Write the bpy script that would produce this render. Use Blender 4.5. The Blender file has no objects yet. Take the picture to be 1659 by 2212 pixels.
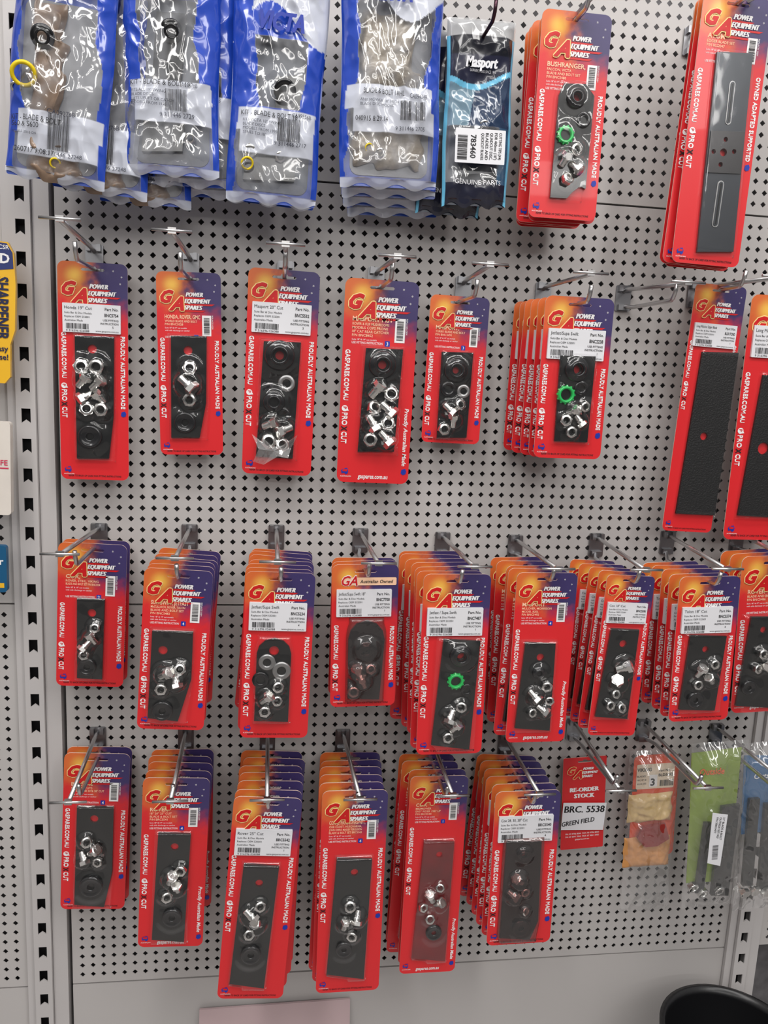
import bpy, math, random
from mathutils import Vector, Matrix, noise, Euler
from mathutils.geometry import tessellate_polygon
random.seed(7)
R=random.Random(11)
SC=bpy.context.scene
COL=SC.collection
SC.view_settings.view_transform='Standard'
# ------------------------------------------------------------- camera calibration
F=1716.0; CX=829.5; CY=1106.0; D=1.0
CAM=Vector((0,-D,1.35))
n_=Vector((-229,-306,F)).normalized()
v_=Vector((-456,9982,F)); v_=(v_-n_*v_.dot(n_)).normalized()
h_=v_.cross(n_).normalized()
def unproj(px,py,depth=0.0):
    d=Vector(((px-CX)/F,(py-CY)/F,1.0))
    w=Vector((h_.dot(d),n_.dot(d),-v_.dot(d)))
    t=(-depth-CAM.y)/w.y
    return CAM+w*t
cam=bpy.data.cameras.new('camera'); camo=bpy.data.objects.new('camera',cam); COL.objects.link(camo)
cam.sensor_fit='VERTICAL'; cam.sensor_height=36; cam.lens=F/2212*36; cam.clip_start=.01
r=Vector((h_.x,n_.x,-v_.x)); dn=Vector((h_.y,n_.y,-v_.y)); fw=Vector((h_.z,n_.z,-v_.z))
M=Matrix.Identity(4)
for i in range(3):
    M[i][0]=r[i]; M[i][1]=-dn[i]; M[i][2]=-fw[i]; M[i][3]=CAM[i]
camo.matrix_world=M
SC.camera=camo

# ------------------------------------------------------------- materials
def lin(c):
    return tuple(((x/255)/12.92 if x/255<=.04045 else ((x/255+.055)/1.055)**2.4) for x in c)
MATS={}
def mat(name,rgb,rough=.5,metal=0,coat=0,noise_amt=0,nscale=30,bump=0,bscale=80,spec=.5):
    if name in MATS: return MATS[name]
    m=bpy.data.materials.new(name); m.use_nodes=True; nt=m.node_tree; b=nt.nodes['Principled BSDF']
    c=lin(rgb)
    b.inputs['Base Color'].default_value=(*c,1); b.inputs['Roughness'].default_value=rough
    b.inputs['Metallic'].default_value=metal; b.inputs['Coat Weight'].default_value=coat
    b.inputs['Coat Roughness'].default_value=.08
    b.inputs['Specular IOR Level'].default_value=spec
    if noise_amt or bump:
        tc=nt.nodes.new('ShaderNodeTexCoord')
    if noise_amt:
        nz=nt.nodes.new('ShaderNodeTexNoise'); nz.inputs['Scale'].default_value=nscale; nz.inputs['Detail'].default_value=5
        nt.links.new(tc.outputs['Object'],nz.inputs['Vector'])
        mx=nt.nodes.new('ShaderNodeMix'); mx.data_type='RGBA'
        mx.inputs[6].default_value=(*[max(0,x*(1-noise_amt)) for x in c],1)
        mx.inputs[7].default_value=(*[min(1,x*(1+noise_amt)) for x in c],1)
        nt.links.new(nz.outputs['Fac'],mx.inputs[0]); nt.links.new(mx.outputs[2],b.inputs['Base Color'])
    if bump:
        nz=nt.nodes.new('ShaderNodeTexNoise'); nz.inputs['Scale'].default_value=bscale; nz.inputs['Detail'].default_value=4
        nt.links.new(tc.outputs['Object'],nz.inputs['Vector'])
        bp=nt.nodes.new('ShaderNodeBump'); bp.inputs['Strength'].default_value=bump; bp.inputs['Distance'].default_value=.002
        nt.links.new(nz.outputs['Fac'],bp.inputs['Height']); nt.links.new(bp.outputs[0],b.inputs['Normal'])
    MATS[name]=m; return m
STEEL=mat('painted_grey_steel',(186,182,180),.4,noise_amt=.09,nscale=2.5)
STEEL2=mat('painted_grey_steel_upright',(190,186,185),.38,noise_amt=.08,nscale=5)
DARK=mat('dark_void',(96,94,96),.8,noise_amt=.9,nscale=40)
EDGE=mat('card_edge',(232,205,190),.7)
CBACK=mat('card_back',(190,150,145),.7)
WHITE=mat('print_white',(240,238,238),.5)
LABELW=mat('sticker_paper',(226,226,230),.45)
BLACKP=mat('print_black',(22,20,24),.6)
REDP=mat('print_red',(208,20,24),.4)
YELP=mat('print_yellow',(252,226,150),.4)
ORANGEP=mat('print_orange',(240,100,45),.4)
CREAM=mat('print_cream',(250,205,170),.5)
BLUEP=mat('print_blue',(22,50,160),.4)
NAVYP=mat('print_navy',(30,35,70),.4)
CHROME=mat('zinc_plated_steel',(232,231,228),.2,1)
WIRE=mat('hook_wire_steel',(205,203,203),.28,1)
CLIPM=mat('hook_clip_steel',(150,150,153),.35,1)
BLADE=mat('black_blade_steel',(10,13,14),.28,.0,coat=.8,noise_amt=.3,bump=.04,bscale=120,spec=.4)
BLADEM=mat('black_textured_blade',(18,18,19),.45,0,bump=.5,bscale=500,spec=.4)
BLADEG=mat('dark_grey_blade_steel',(66,69,74),.3,.5,coat=.4,noise_amt=.25,nscale=12)
BLADEP=mat('grey_blade_raised_centre',(76,75,76),.24,.6,noise_amt=.2,nscale=12)
BLADER=mat('oiled_red_brown_blade',(108,12,18),.2,0,coat=.8,noise_amt=.8,nscale=18)
GREEN=mat('green_plastic',(20,185,85),.3,coat=.4)
BLKRING=mat('black_oxide_steel',(22,23,26),.18,.3,coat=.7)
SILV=mat('dull_washer_steel',(170,170,170),.33,.9)
YEL=mat('yellow_rubber',(235,205,20),.4)

def card_material():
    m=bpy.data.materials.new('printed_card'); m.use_nodes=True; nt=m.node_tree; N=nt.nodes; L=nt.links
    b=N['Principled BSDF']; b.inputs['Roughness'].default_value=.36; b.inputs['Coat Weight'].default_value=.2
    uv=N.new('ShaderNodeUVMap'); sp=N.new('ShaderNodeSeparateXYZ'); L.new(uv.outputs[0],sp.inputs[0])
    nz=N.new('ShaderNodeTexNoise'); nz.inputs['Scale'].default_value=5; nz.inputs['Detail'].default_value=4; L.new(uv.outputs[0],nz.inputs['Vector'])
    def mth(op,a,c):
        x=N.new('ShaderNodeMath'); x.operation=op
        for i,q in enumerate((a,c)):
            if isinstance(q,(int,float)): x.inputs[i].default_value=q
            else: L.new(q,x.inputs[i])
        return x.outputs[0]
    def sm(x,a,c):
        q=N.new('ShaderNodeMapRange'); q.interpolation_type='SMOOTHSTEP'; L.new(x,q.inputs[0]); q.inputs[1].default_value=a; q.inputs[2].default_value=c; return q.outputs[0]
    def mix(a,c,f):
        q=N.new('ShaderNodeMix'); q.data_type='RGBA'; L.new(f,q.inputs[0])
        for i,z in ((6,a),(7,c)):
            if isinstance(z,tuple): q.inputs[i].default_value=(*lin(z),1)
            else: L.new(z,q.inputs[i])
        return q.outputs[2]
    u=sp.outputs[0]; v=sp.outputs[1]; nn=mth('SUBTRACT',nz.outputs['Fac'],.5)
    t1=sm(mth('ADD',u,mth('MULTIPLY',nn,.55)),.30,.62)
    top=mix((216,106,50),(60,50,100),t1)
    du=mth('SUBTRACT',u,.24); dv=mth('SUBTRACT',v,.2)
    dd=mth('ADD',mth('MULTIPLY',du,du),mth('MULTIPLY',dv,dv))
    g=sm(mth('SQRT',dd,0),.2,.0)
    top=mix(top,(242,190,80),g)
    t2=sm(mth('ADD',mth('SUBTRACT',v,mth('MULTIPLY',u,.30)),mth('MULTIPLY',nn,.5)),.22,.66)
    col=mix(top,(218,36,42),t2)
    L.new(col,b.inputs['Base Color'])
    return m
CARDM=card_material()
def facing(N,L,normal=None,mul=1.0,add=.04):
    lw=N.new('ShaderNodeLayerWeight'); lw.inputs[0].default_value=.5
    if normal: L.new(normal,lw.inputs['Normal'])
    pw=N.new('ShaderNodeMath'); pw.operation='POWER'; L.new(lw.outputs['Facing'],pw.inputs[0]); pw.inputs[1].default_value=4
    ml=N.new('ShaderNodeMath'); ml.operation='MULTIPLY_ADD'; L.new(pw.outputs[0],ml.inputs[0]); ml.inputs[1].default_value=mul; ml.inputs[2].default_value=add; ml.use_clamp=True
    return ml.outputs[0]
def clear_mat(name,tint=(255,255,255),add=.05,rough=.07,bs=60,bstr=.25,milky=.006):
    m=bpy.data.materials.new(name); m.use_nodes=True; nt=m.node_tree; N=nt.nodes; L=nt.links
    N.remove(N['Principled BSDF']); out=N['Material Output']
    tr=N.new('ShaderNodeBsdfTransparent'); tr.inputs[0].default_value=(*lin(tint),1)
    gs=N.new('ShaderNodeBsdfGlossy'); gs.inputs['Roughness'].default_value=rough; gs.inputs[0].default_value=(1,1,1,1)
    df=N.new('ShaderNodeBsdfDiffuse'); df.inputs[0].default_value=(.8,.8,.8,1)
    tc=N.new('ShaderNodeTexCoord'); nz=N.new('ShaderNodeTexNoise'); nz.inputs['Scale'].default_value=bs; nz.inputs['Detail'].default_value=2
    L.new(tc.outputs['Object'],nz.inputs[0]); bp=N.new('ShaderNodeBump'); bp.inputs['Strength'].default_value=bstr; bp.inputs['Distance'].default_value=.003
    L.new(nz.outputs['Fac'],bp.inputs['Height']); L.new(bp.outputs[0],gs.inputs['Normal'])
    f=facing(N,L,bp.outputs[0],.75,add)
    m0=N.new('ShaderNodeMixShader'); m0.inputs[0].default_value=milky; L.new(tr.outputs[0],m0.inputs[1]); L.new(df.outputs[0],m0.inputs[2])
    m1=N.new('ShaderNodeMixShader'); L.new(f,m1.inputs[0]); L.new(m0.outputs[0],m1.inputs[1]); L.new(gs.outputs[0],m1.inputs[2])
    L.new(m1.outputs[0],out.inputs[0]); return m
CLEAR=clear_mat('clear_blister_plastic',bs=32,bstr=.16)
CLEARS=clear_mat('smooth_blister_plastic',bs=14,bstr=.05,add=.04)
CLEARR=clear_mat('smoky_blister_plastic',tint=(205,175,172),milky=.04,bstr=.4)
TORN=clear_mat('torn_clear_plastic',milky=.22,bstr=.6,add=.12)
BAGCLEAR=clear_mat('clear_bag_film',milky=.08,bstr=.6,bs=30,add=.10)
def printfilm():
    m=bpy.data.materials.new('printed_bag_film'); m.use_nodes=True; nt=m.node_tree; N=nt.nodes; L=nt.links
    b=N['Principled BSDF']; out=N['Material Output']
    at=N.new('ShaderNodeAttribute'); at.attribute_name='print'
    L.new(at.outputs['Color'],b.inputs['Base Color']); b.inputs['Roughness'].default_value=.22; b.inputs['Coat Weight'].default_value=.7; b.inputs['Coat Roughness'].default_value=.07
    tr=N.new('ShaderNodeBsdfTransparent'); tr.inputs[0].default_value=(.96,.96,.96,1)
    gs=N.new('ShaderNodeBsdfGlossy'); gs.inputs['Roughness'].default_value=.09
    f=facing(N,L,None,.8,.13)
    m1=N.new('ShaderNodeMixShader'); L.new(f,m1.inputs[0]); L.new(tr.outputs[0],m1.inputs[1]); L.new(gs.outputs[0],m1.inputs[2])
    m2=N.new('ShaderNodeMixShader'); L.new(at.outputs['Alpha'],m2.inputs[0]); L.new(m1.outputs[0],m2.inputs[1]); L.new(b.outputs[0],m2.inputs[2])
    L.new(m2.outputs[0],out.inputs[0]); return m
FILM=printfilm()

# ------------------------------------------------------------- mesh helpers
TC={}
def tgeo(s,bold,shear):
    k=(s,bold,shear)
    if k in TC: return TC[k]
    cu=bpy.data.curves.new('t','FONT'); cu.body=s; cu.size=1; cu.resolution_u=2; cu.offset=bold; cu.shear=shear
    ob=bpy.data.objects.new('t',cu)
    COL.objects.link(ob); dg=bpy.context.evaluated_depsgraph_get(); dg.update()
    me=bpy.data.meshes.new_from_object(ob.evaluated_get(dg))
    vs=[(v.co.x,v.co.y) for v in me.vertices]; fs=[tuple(p.vertices) for p in me.polygons]
    bpy.data.meshes.remove(me); bpy.data.objects.remove(ob); bpy.data.curves.remove(cu)
    if not vs: vs=[(0,0)]; fs=[]
    TC[k]=(vs,fs,min(v[0] for v in vs),max(v[0] for v in vs)); return TC[k]
def rrect(x0,z0,x1,z1,r,seg=5):
    if x0>x1:x0,x1=x1,x0
    if z0>z1:z0,z1=z1,z0
    r=min(r,(x1-x0)/2*.999,(z1-z0)/2*.999); p=[]
    for cx,cz,a0 in ((x1-r,z0+r,-90),(x1-r,z1-r,0),(x0+r,z1-r,90),(x0+r,z0+r,180)):
        for i in range(seg+1):
            a=math.radians(a0+90*i/seg); p.append((cx+r*math.cos(a),cz+r*math.sin(a)))
    return p
def circ(cx,cz,r,n=16): return [(cx+r*math.cos(2*math.pi*i/n),cz+r*math.sin(2*math.pi*i/n)) for i in range(n)]
class MB:
    def __init__(s): s.v=[];s.f=[];s.m=[];s.s=[];s.mats=[]
    def mi(s,m):
        if m not in s.mats: s.mats.append(m)
        return s.mats.index(m)
    def add(s,vs,fs,m,sm=False):
        o=len(s.v); s.v+=[tuple(v) for v in vs]; k=s.mi(m)
        for f in fs: s.f.append(tuple(i+o for i in f)); s.m.append(k); s.s.append(sm)
    def ext(s,outer,holes,y0,y1,mf,ms=None,mb=None):
        loops=[outer]+holes; flat=[p for l in loops for p in l]
        tr=tessellate_polygon([[Vector((p[0],p[1],0)) for p in l] for l in loops])
        ff=[];fb=[]
        N=len(flat)
        for t in tr:
            a,b,c=[flat[i] for i in t]
            ar=(b[0]-a[0])*(c[1]-a[1])-(b[1]-a[1])*(c[0]-a[0])
            t=tuple(t) if ar>0 else (t[0],t[2],t[1])
            ff.append(t); fb.append((t[0]+N,t[2]+N,t[1]+N))
        V=[(p[0],y0,p[1]) for p in flat]+[(p[0],y1,p[1]) for p in flat]
        if y1==y0:
            s.add(V[:N],ff,mf); return
        s.add(V,ff,mf)
        s.add(V,fb,mb or mf)
        fs=[];o=0
        for l in loops:
            n=len(l)
            ar=sum(l[i][0]*l[(i+1)%n][1]-l[(i+1)%n][0]*l[i][1] for i in range(n))
            for i in range(n):
                a=o+i;b=o+(i+1)%n
                q=(a,a+N,b+N,b)
                if (ar<0)!=(o>0): q=q[::-1]
                fs.append(q)
            o+=n
        s.add(V,fs,ms or mf)
    def flat(s,pts,y,m):
        s.ext(pts,[],y,y,m)
    def rect(s,x0,z0,x1,z1,y,m): s.add([(x0,y,z0),(x1,y,z0),(x1,y,z1),(x0,y,z1)],[(0,1,2,3)] if (x1-x0)*(z1-z0)>0 else [(3,2,1,0)],m)
    def box(s,x0,y0,z0,x1,y1,z1,m,bev=0):
        V=[(x,y,z) for x in (x0,x1) for y in (y0,y1) for z in (z0,z1)]
        s.add(V,[(0,1,3,2),(4,6,7,5),(0,4,5,1),(2,3,7,6),(0,2,6,4),(1,5,7,3)],m)
    def text(s,t,x,z,hc,m,y=-.001,bold=0,shear=0,al='L',vert=False,width=None,hf=None,maxw=None,rot=0):
        vs,fs,a,b=tgeo(t,bold,shear); sc=hc/.7; sx=sc
        if b-a<1e-6: return
        if width: sx=width/(b-a)
        elif maxw and (b-a)*sc>maxw: sx=maxw/(b-a)
        w=(b-a)*sx
        off={'L':0,'C':-w/2,'R':-w}[al]
        out=[]; cr_,sr_=math.cos(rot),math.sin(rot)
        for p in vs:
            X=(p[0]-a)*sx+off; Z=p[1]*sc
            if vert: X,Z=Z,-X
            if rot: X,Z=X*cr_-Z*sr_,X*sr_+Z*cr_
            X+=x;Z+=z
            Y=hf(X,Z)+y if hf else y
            out.append((X,Y,Z))
        s.add(out,fs,m)
    def btext(s,t,x,z,hc,m,y=-.001,d=.0003,n=3,**k):
        # heavier lettering: passes side by side, each a hair in front of the last
        vert=k.get('vert')
        for i in range(n):
            s.text(t,x+d*i,z if not vert else z,hc,m,y-.00006*i,**k)
    def barcode(s,x0,z0,x1,z1,y,m=None,vert=False,hf=None,rng=R):
        m=m or BLACKP
        L=(z1-z0) if vert else (x1-x0); t=0
        while t<L*.98:
            w=L*rng.choice([.01,.01,.02,.03]); 
            if t+w>L: break
            if vert: q=[(x0,z0+t),(x1,z0+t),(x1,z0+t+w),(x0,z0+t+w)]
            else: q=[(x0+t,z0),(x0+t+w,z0),(x0+t+w,z1),(x0+t,z1)]
            if hf: s.add([(a,hf(a,b)+y,b) for a,b in q],[(0,1,2,3)],m)
            else: s.add([(a,y,b) for a,b in q],[(0,1,2,3)],m)
            t+=w+L*rng.choice([.01,.015,.025])
    def tube(s,pts,r,m,n=8,cap=True):
        pts=[Vector(p) for p in pts]; rings=[]; up=None
        for i,p in enumerate(pts):
            d=(pts[min(i+1,len(pts)-1)]-pts[max(i-1,0)]).normalized()
            if up is None: up=Vector((0,0,1)) if abs(d.z)<.9 else Vector((1,0,0))
            a=d.cross(up).normalized(); up=a.cross(d).normalized()
            rings.append([p+a*(r*math.cos(2*math.pi*k/n))+up*(r*math.sin(2*math.pi*k/n)) for k in range(n)])
        V=[q for g in rings for q in g]; fs=[]
        for i in range(len(rings)-1):
            for k in range(n): fs.append((i*n+k,i*n+(k+1)%n,(i+1)*n+(k+1)%n,(i+1)*n+k))
        if cap: fs+=[tuple(range(n))[::-1],tuple((len(rings)-1)*n+k for k in range(n))]
        s.add(V,fs,m,True)
    def lump(s,a,e,y0,H,m,sd=0,n=26,wob=.003):
        VV=[];ff=[]
        for j in range(n+1):
            for i in range(n+1):
                x=a[0]+(e[0]-a[0])*i/n; z=a[1]+(e[1]-a[1])*j/n
                ee=max(0,min(1,min(i,n-i,j,n-j)/5)); ee=math.sin(ee*math.pi/2)
                jx=wob*noise.noise(Vector((x*60,z*60,sd)))
                VV.append((x+jx*3,y0-ee*H*(.75+.5*noise.noise(Vector((x*55,z*45,3+sd)))+.25*noise.noise(Vector((x*150,z*150,sd)))),z+jx*3))
        up=(e[1]-a[1])*(e[0]-a[0])>0
        for j in range(n):
            for i in range(n):
                q=j*(n+1)+i; f=(q,q+1,q+n+2,q+n+1); ff.append(f if up else f[::-1])
        s.add(VV,ff,m,True)
    def lathe(s,prof,m,n=28,sm=True,axis='y',closed=False):
        V=[];fs=[];k=len(prof)
        for i in range(n):
            a=2*math.pi*i/n
            for (rr,y) in prof:
                V.append((rr*math.cos(a),y,rr*math.sin(a)) if axis=='y' else (rr*math.cos(a),rr*math.sin(a),y))
        for i in range(n):
            j=(i+1)%n
            for q in range(k if closed else k-1):
                q2=(q+1)%k
                fs.append((i*k+q,i*k+q2,j*k+q2,j*k+q))
        s.add(V,fs,m,sm)
    def mesh(s,name,uvw=None):
        me=bpy.data.meshes.new(name); me.from_pydata(s.v,[],s.f)
        for m in s.mats: me.materials.append(m)
        me.polygons.foreach_set('material_index',s.m); me.polygons.foreach_set('use_smooth',s.s)
        if uvw:
            uv=me.uv_layers.new(name='UVMap'); vi=[0]*len(me.loops); me.loops.foreach_get('vertex_index',vi)
            a=[]
            for i in vi:
                p=s.v[i]; a+= [p[0]/uvw+.5,-p[2]/uvw]
            uv.data.foreach_set('uv',a)
        me.update(); return me
def obj(name,data,parent=None,loc=(0,0,0),rot=(0,0,0),scale=None):
    o=bpy.data.objects.new(name,data); COL.objects.link(o)
    if parent: o.parent=parent
    o.location=loc; o.rotation_euler=rot
    if scale: o.scale=(scale,)*3 if isinstance(scale,(int,float)) else scale
    return o
def top(name,label,cat,group=None,mw=None,data=None):
    o=bpy.data.objects.new(name,data); COL.objects.link(o); o['label']=label; o['category']=cat
    if group: o['group']=group
    if mw is not None: o.matrix_world=mw
    if data is None: o.empty_display_size=.02
    return o

# ------------------------------------------------------------- hardware meshes (unit size)
def mk_nut():
    b=MB(); hexa=[(math.cos(math.radians(60*i)),math.sin(math.radians(60*i))) for i in range(6)]
    b.ext(hexa,[circ(0,0,.55,18)],-.38,.38,CHROME)
    b.lathe([(.56,-.5),(.84,-.5),(.9,-.36)],CHROME,24)
    b.lathe([(.62,-.5),(.52,-.3),(.5,.3)],CHROME,20)
    return b.mesh('nut')
def mk_bolt():
    b=MB(); hexa=[(math.cos(math.radians(60*i)),math.sin(math.radians(60*i))) for i in range(6)]
    b.ext(hexa,[],-.35,.3,CHROME)
    b.lathe([(0,-.41),(.7,-.41),(.86,-.35)],CHROME,24,sm=False)
    prof=[(.58,.3),(.58,.8)]
    y=.8
    while y<2.0: prof+=[(.58,y),(.5,y+.08)]; y+=.16
    prof+=[(.45,2.05),(0,2.08)]
    b.lathe(prof,CHROME,18)
    return b.mesh('bolt')
def mk_washer(m,inner=.48):
    b=MB(); b.lathe([(inner,.0),(inner,-.16),(inner+.06,-.22),(.9,-.22),(1,-.14),(1,0)],m,32); return b.mesh('washer')
def mk_cup(m):
    b=MB(); b.lathe([(.42,0),(.42,-.55),(.5,-.62),(.62,-.55),(.66,-.3),(.86,-.34),(.97,-.22),(1,0)],m,36); return b.mesh('bush')
def mk_dome(m):
    b=MB(); b.lathe([(.3,-.1),(.3,-.22),(.38,-.28),(.6,-.2),(.72,-.3),(.9,-.34),(1,-.15),(1,0)],m,36); return b.mesh('dome')
def mk_green():
    b=MB(); b.lathe([(.6,0),(.6,-.4),(.68,-.46),(.84,-.46),(.9,-.3),(.9,0)],GREEN,32)
    for i in range(12):
        a=2*math.pi*i/12; c,s_=math.cos(a),math.sin(a)
        b.add([(c*.86-s_*.1,0,s_*.86+c*.1),(c*.86+s_*.1,0,s_*.86-c*.1),(c*1.02+s_*.07,-.05,s_*1.02-c*.07),(c*1.02-s_*.07,-.05,s_*1.02+c*.07),
               (c*.86-s_*.1,-.36,s_*.86+c*.1),(c*.86+s_*.1,-.36,s_*.86-c*.1),(c*1.02+s_*.07,-.3,s_*1.02-c*.07),(c*1.02-s_*.07,-.3,s_*1.02+c*.07)],
              [(4,5,6,7),(0,1,5,4),(1,2,6,5),(2,3,7,6),(3,0,4,7)],GREEN)
    return b.mesh('spacer_ring')
HW={'n':('nut',mk_nut()),'b':('bolt',mk_bolt()),'w':('washer',mk_washer(SILV)),'k':('washer',mk_washer(BLKRING,.5)),
    'c':('bush',mk_cup(BLKRING)),'d':('washer',mk_dome(BLKRING)),'g':('spacer_ring',mk_green())}
HWT={'n':.95,'b':1.7,'w':.25,'k':.3,'c':.65,'d':.36,'g':.5}

# ------------------------------------------------------------- cards
def frame(topp,botp,depth):
    T=unproj(*topp,depth); B=unproj(*botp,depth); h=(B-T).length; d=(B-T)/h
    z=-d; x=Vector((-d.z,0,d.x)); y=Vector((0,1,0))
    Mx=Matrix.Identity(4)
    for i in range(3): Mx[i][0]=x[i];Mx[i][1]=y[i];Mx[i][2]=z[i];Mx[i][3]=T[i]
    def loc(px,py):
        q=unproj(px,py,depth)-T; return (q.dot(x),q.dot(z))
    return Mx,h,loc,T
def slot_outline(w):
    a=.15*w;c=-.105*w;t=.02*w
    p=[(-a,c-t),(-.05*w,c-t),(-.03*w,c-t),(.03*w,c-t),(.05*w,c-t),(a,c-t),(a+t,c),(a,c+t),(.055*w,c+t),(.035*w,c+2.4*t),(-.035*w,c+2.4*t),(-.055*w,c+t),(-a,c+t),(-a-t,c)]
    return p
def logo(b,w,sx=0,sz=0,s=1,y=-.0009):
    W=w*s
    X=lambda u:(-.5+u)*W+sx
    Z=lambda v:-v*W+sz
    for j,(v,u0,u1) in enumerate(((.375,.40,.76),(.475,.38,.90),(.575,.35,.76))):
        yy=y-.00005*j
        b.add([(X(u0),yy,Z(v+.036)),(X(u1-.05),yy,Z(v+.036)),(X(u1),yy,Z(v+.010)),(X(u0+.02),yy,Z(v+.010))],[(0,1,2,3)],REDP)
    st=.00005
    yy=y-.0003
    for k,(ch,ux,vz,hc,wd) in enumerate((('G',.07,.47,.18,.19),('A',.20,.585,.20,.215))):
        for q in range(8):
            an=q*math.pi/4; b.text(ch,X(ux+.022*math.cos(an)),Z(vz+.022*math.sin(an)),hc*W,YELP,yy,.02,.4,width=wd*W); yy-=st
        for q in range(6):
            an=q*math.pi/3; b.text(ch,X(ux+.010*math.cos(an)),Z(vz+.010*math.sin(an)),hc*W,REDP,yy,.02,.4,width=wd*W); yy-=st
    for tx,u,v,wd in (('POWER',.45,.375,.26),('EQUIPMENT',.43,.475,.40),('SPARES',.42,.575,.28)):
        b.btext(tx,X(u),Z(v),.066*W,WHITE,y-.0006,.006*W,3,shear=.3,width=wd*W)
def card_print(b,w,h,c):
    y=-.0009
    X=lambda u:(-.5+u)*w
    Z=lambda v:-v*w
    H=h/w
    low=c['grp'] in (g3,g4) or c.get('hi')
    ns=-.17 if low else 0
    if c.get('alt'):
        b.flat(rrect(X(.15),Z(.32),X(.97),Z(.20),.02*w),y,CREAM)
        b.text('Australian Owned',X(.42),Z(.285),.05*w,BLACKP,y-.0003,.015,.2,width=.5*w)
        b.text('GA',X(.14),Z(.32),.15*w,WHITE,y-.0002,.05,.3,width=.25*w); b.text('GA',X(.145),Z(.32),.145*w,REDP,y-.0004,.02,.3,width=.24*w)
    else:
        logo(b,w,0,.085*w if low else 0)
        for u,v in ((.78,.14),(.9,.22),(.88,.32)): b.text('*',X(u),Z(v),.045*w,WHITE,y)
    lv0=c.get('v0',.60)
    if c['st']=='L':
        lh=.42; a=.07;e=.90
        b.ext(rrect(X(a),Z(lv0+lh),X(e),Z(lv0),.01*w),[],-.0034,-.0006,LABELW)
        yy=-.0037
        b.text(c['t'],X(a+.03),Z(lv0+.085),.045*w,BLACKP,yy,0,0,maxw=.4*w)
        for i,s in enumerate(c.get('ls',['Suits Bar & Disc Models','Replaces OEM 532001','Australian Made'])):
            b.text(s,X(a+.03),Z(lv0+.15+.055*i),.028*w,BLACKP,yy,0,0,maxw=.46*w)
        b.text('Part No.',X(e-.03),Z(lv0+.085),.04*w,BLACKP,yy,.01,0,al='R')
        b.text(c['pn'],X(e-.03),Z(lv0+.175),.045*w,BLACKP,yy,.02,0,al='R',width=.2*w)
        b.text('USE FITTING',X(e-.03),Z(lv0+.24),.028*w,BLACKP,yy,.01,0,al='R')
        b.text('INSTRUCTION',X(e-.03),Z(lv0+.29),.028*w,BLACKP,yy,.01,0,al='R')
        b.text(c['no'],X(e-.1),Z(lv0+.34),.03*w,BLACKP,yy,.01,0,al='R')
        b.text('www.gaspares.com.au',X(e-.03),Z(lv0+.40),.026*w,BLACKP,yy,0,0,al='R')
        b.barcode(X(a+.05),Z(lv0+.37),X(a+.38),Z(lv0+.29),yy)
        b.text('9 316396 026088',X(a+.05),Z(lv0+.41),.03*w,BLACKP,yy,0,0,width=.33*w)
    else:
        v=.72+ns
        b.text(c['t'],X(.12),Z(v),.06*w,CREAM,y-.0001,.02,0,maxw=.55*w)
        for i,s in enumerate(c.get('ls',['BLADE AND BOLT SET'])):
            b.text(s,X(.12),Z(v+.055+.05*i),.034*w,CREAM,y-.0001,.01,0,maxw=.5*w)
        k=len(c.get('ls',[1]))
        for i,s in enumerate(('Suits 18" & 19" cut models','with side discharge or catcher')): 
            if v+.06+.05*k+.04*i<.98+ns: b.text(s,X(.12),Z(v+.055+.05*k+.04*i),.022*w,WHITE,y,0,0,maxw=.46*w)
        b.text('USE FITTING INSTRUCTION',X(.12),Z(1.02+ns),.03*w,WHITE,y,.01,0,maxw=.42*w)
        b.flat(rrect(X(.57),Z(1.04+ns),X(.64),Z(.965+ns),.01*w),y,BLUEP); b.text(c['no'],X(.605),Z(1.025+ns),.045*w,WHITE,y-.0003,.01,0,al='C')
        b.rect(X(.70),Z(.98+ns),X(.84),Z(.66+ns),y-.0001,WHITE); b.barcode(X(.725),Z(.95+ns),X(.815),Z(.69+ns),y-.0003,vert=True)
        b.text('REPLACES OEM',X(.85),Z(.66+ns),.022*w,WHITE,y,0,0,vert=True,maxw=.3*w)
    s0=(1.02 if H>2.2 else .98)+ns*.5
    k=min(1.0,(H-1.25)/1.25)
    k=max(.78,k)
    b.btext('GASPARES.COM.AU',X(.040),Z(s0),.062*w,WHITE,y,.005*w,3,vert=True,width=.68*w*k)
    zb=s0+.68*k+.08
    b.flat(circ(X(.068),Z(zb+.03),.042*w,14),y,WHITE)
    b.flat([(X(.10),Z(zb+.02)),(X(.125),Z(zb+.06)),(X(.09),Z(zb+.065))],y-.0001,WHITE)
    b.text('P',X(.047),Z(zb+.008),.045*w,REDP,y-.0003,.02,0,vert=True)
    b.btext('PRO',X(.033),Z(zb+.09),.07*w,WHITE,y,.005*w,3,vert=True,width=.17*w*k)
    b.text('X',X(.03),Z(zb+.09+.18*k),.08*w,BLACKP,y-.0004,.03,0,vert=True,width=.07*w)
    b.btext('CUT',X(.033),Z(zb+.11+.24*k),.07*w,WHITE,y,.005*w,3,vert=True,width=.16*w*k)
    rt=c.get('rt','PROUDLY AUSTRALIAN MADE')
    if rt=='low':
        b.text('Proudly Australian Made',X(.90),Z(H-1.05),.055*w,WHITE,y,.02,.2,vert=True,width=.8*w)
        b.text('gaspares.com.au',0,Z(H-.06),.06*w,WHITE,y,.02,.15,al='C',width=.42*w)
        ze=H-.2
    else:
        L=1.08*k if len(rt)<25 else 1.4*k
        b.btext(rt,X(.890),Z(s0+.03),.058*w,WHITE,y,.005*w,3,vert=True,width=L*w)
        ze=s0+.03+L+.05
        b.text('REFER TO BACK OF CARD FOR FITTING INSTRUCTIONS',0,Z(H-.045),.026*w,BLACKP,y,.012,.15,al='C',width=.78*w)
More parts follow.
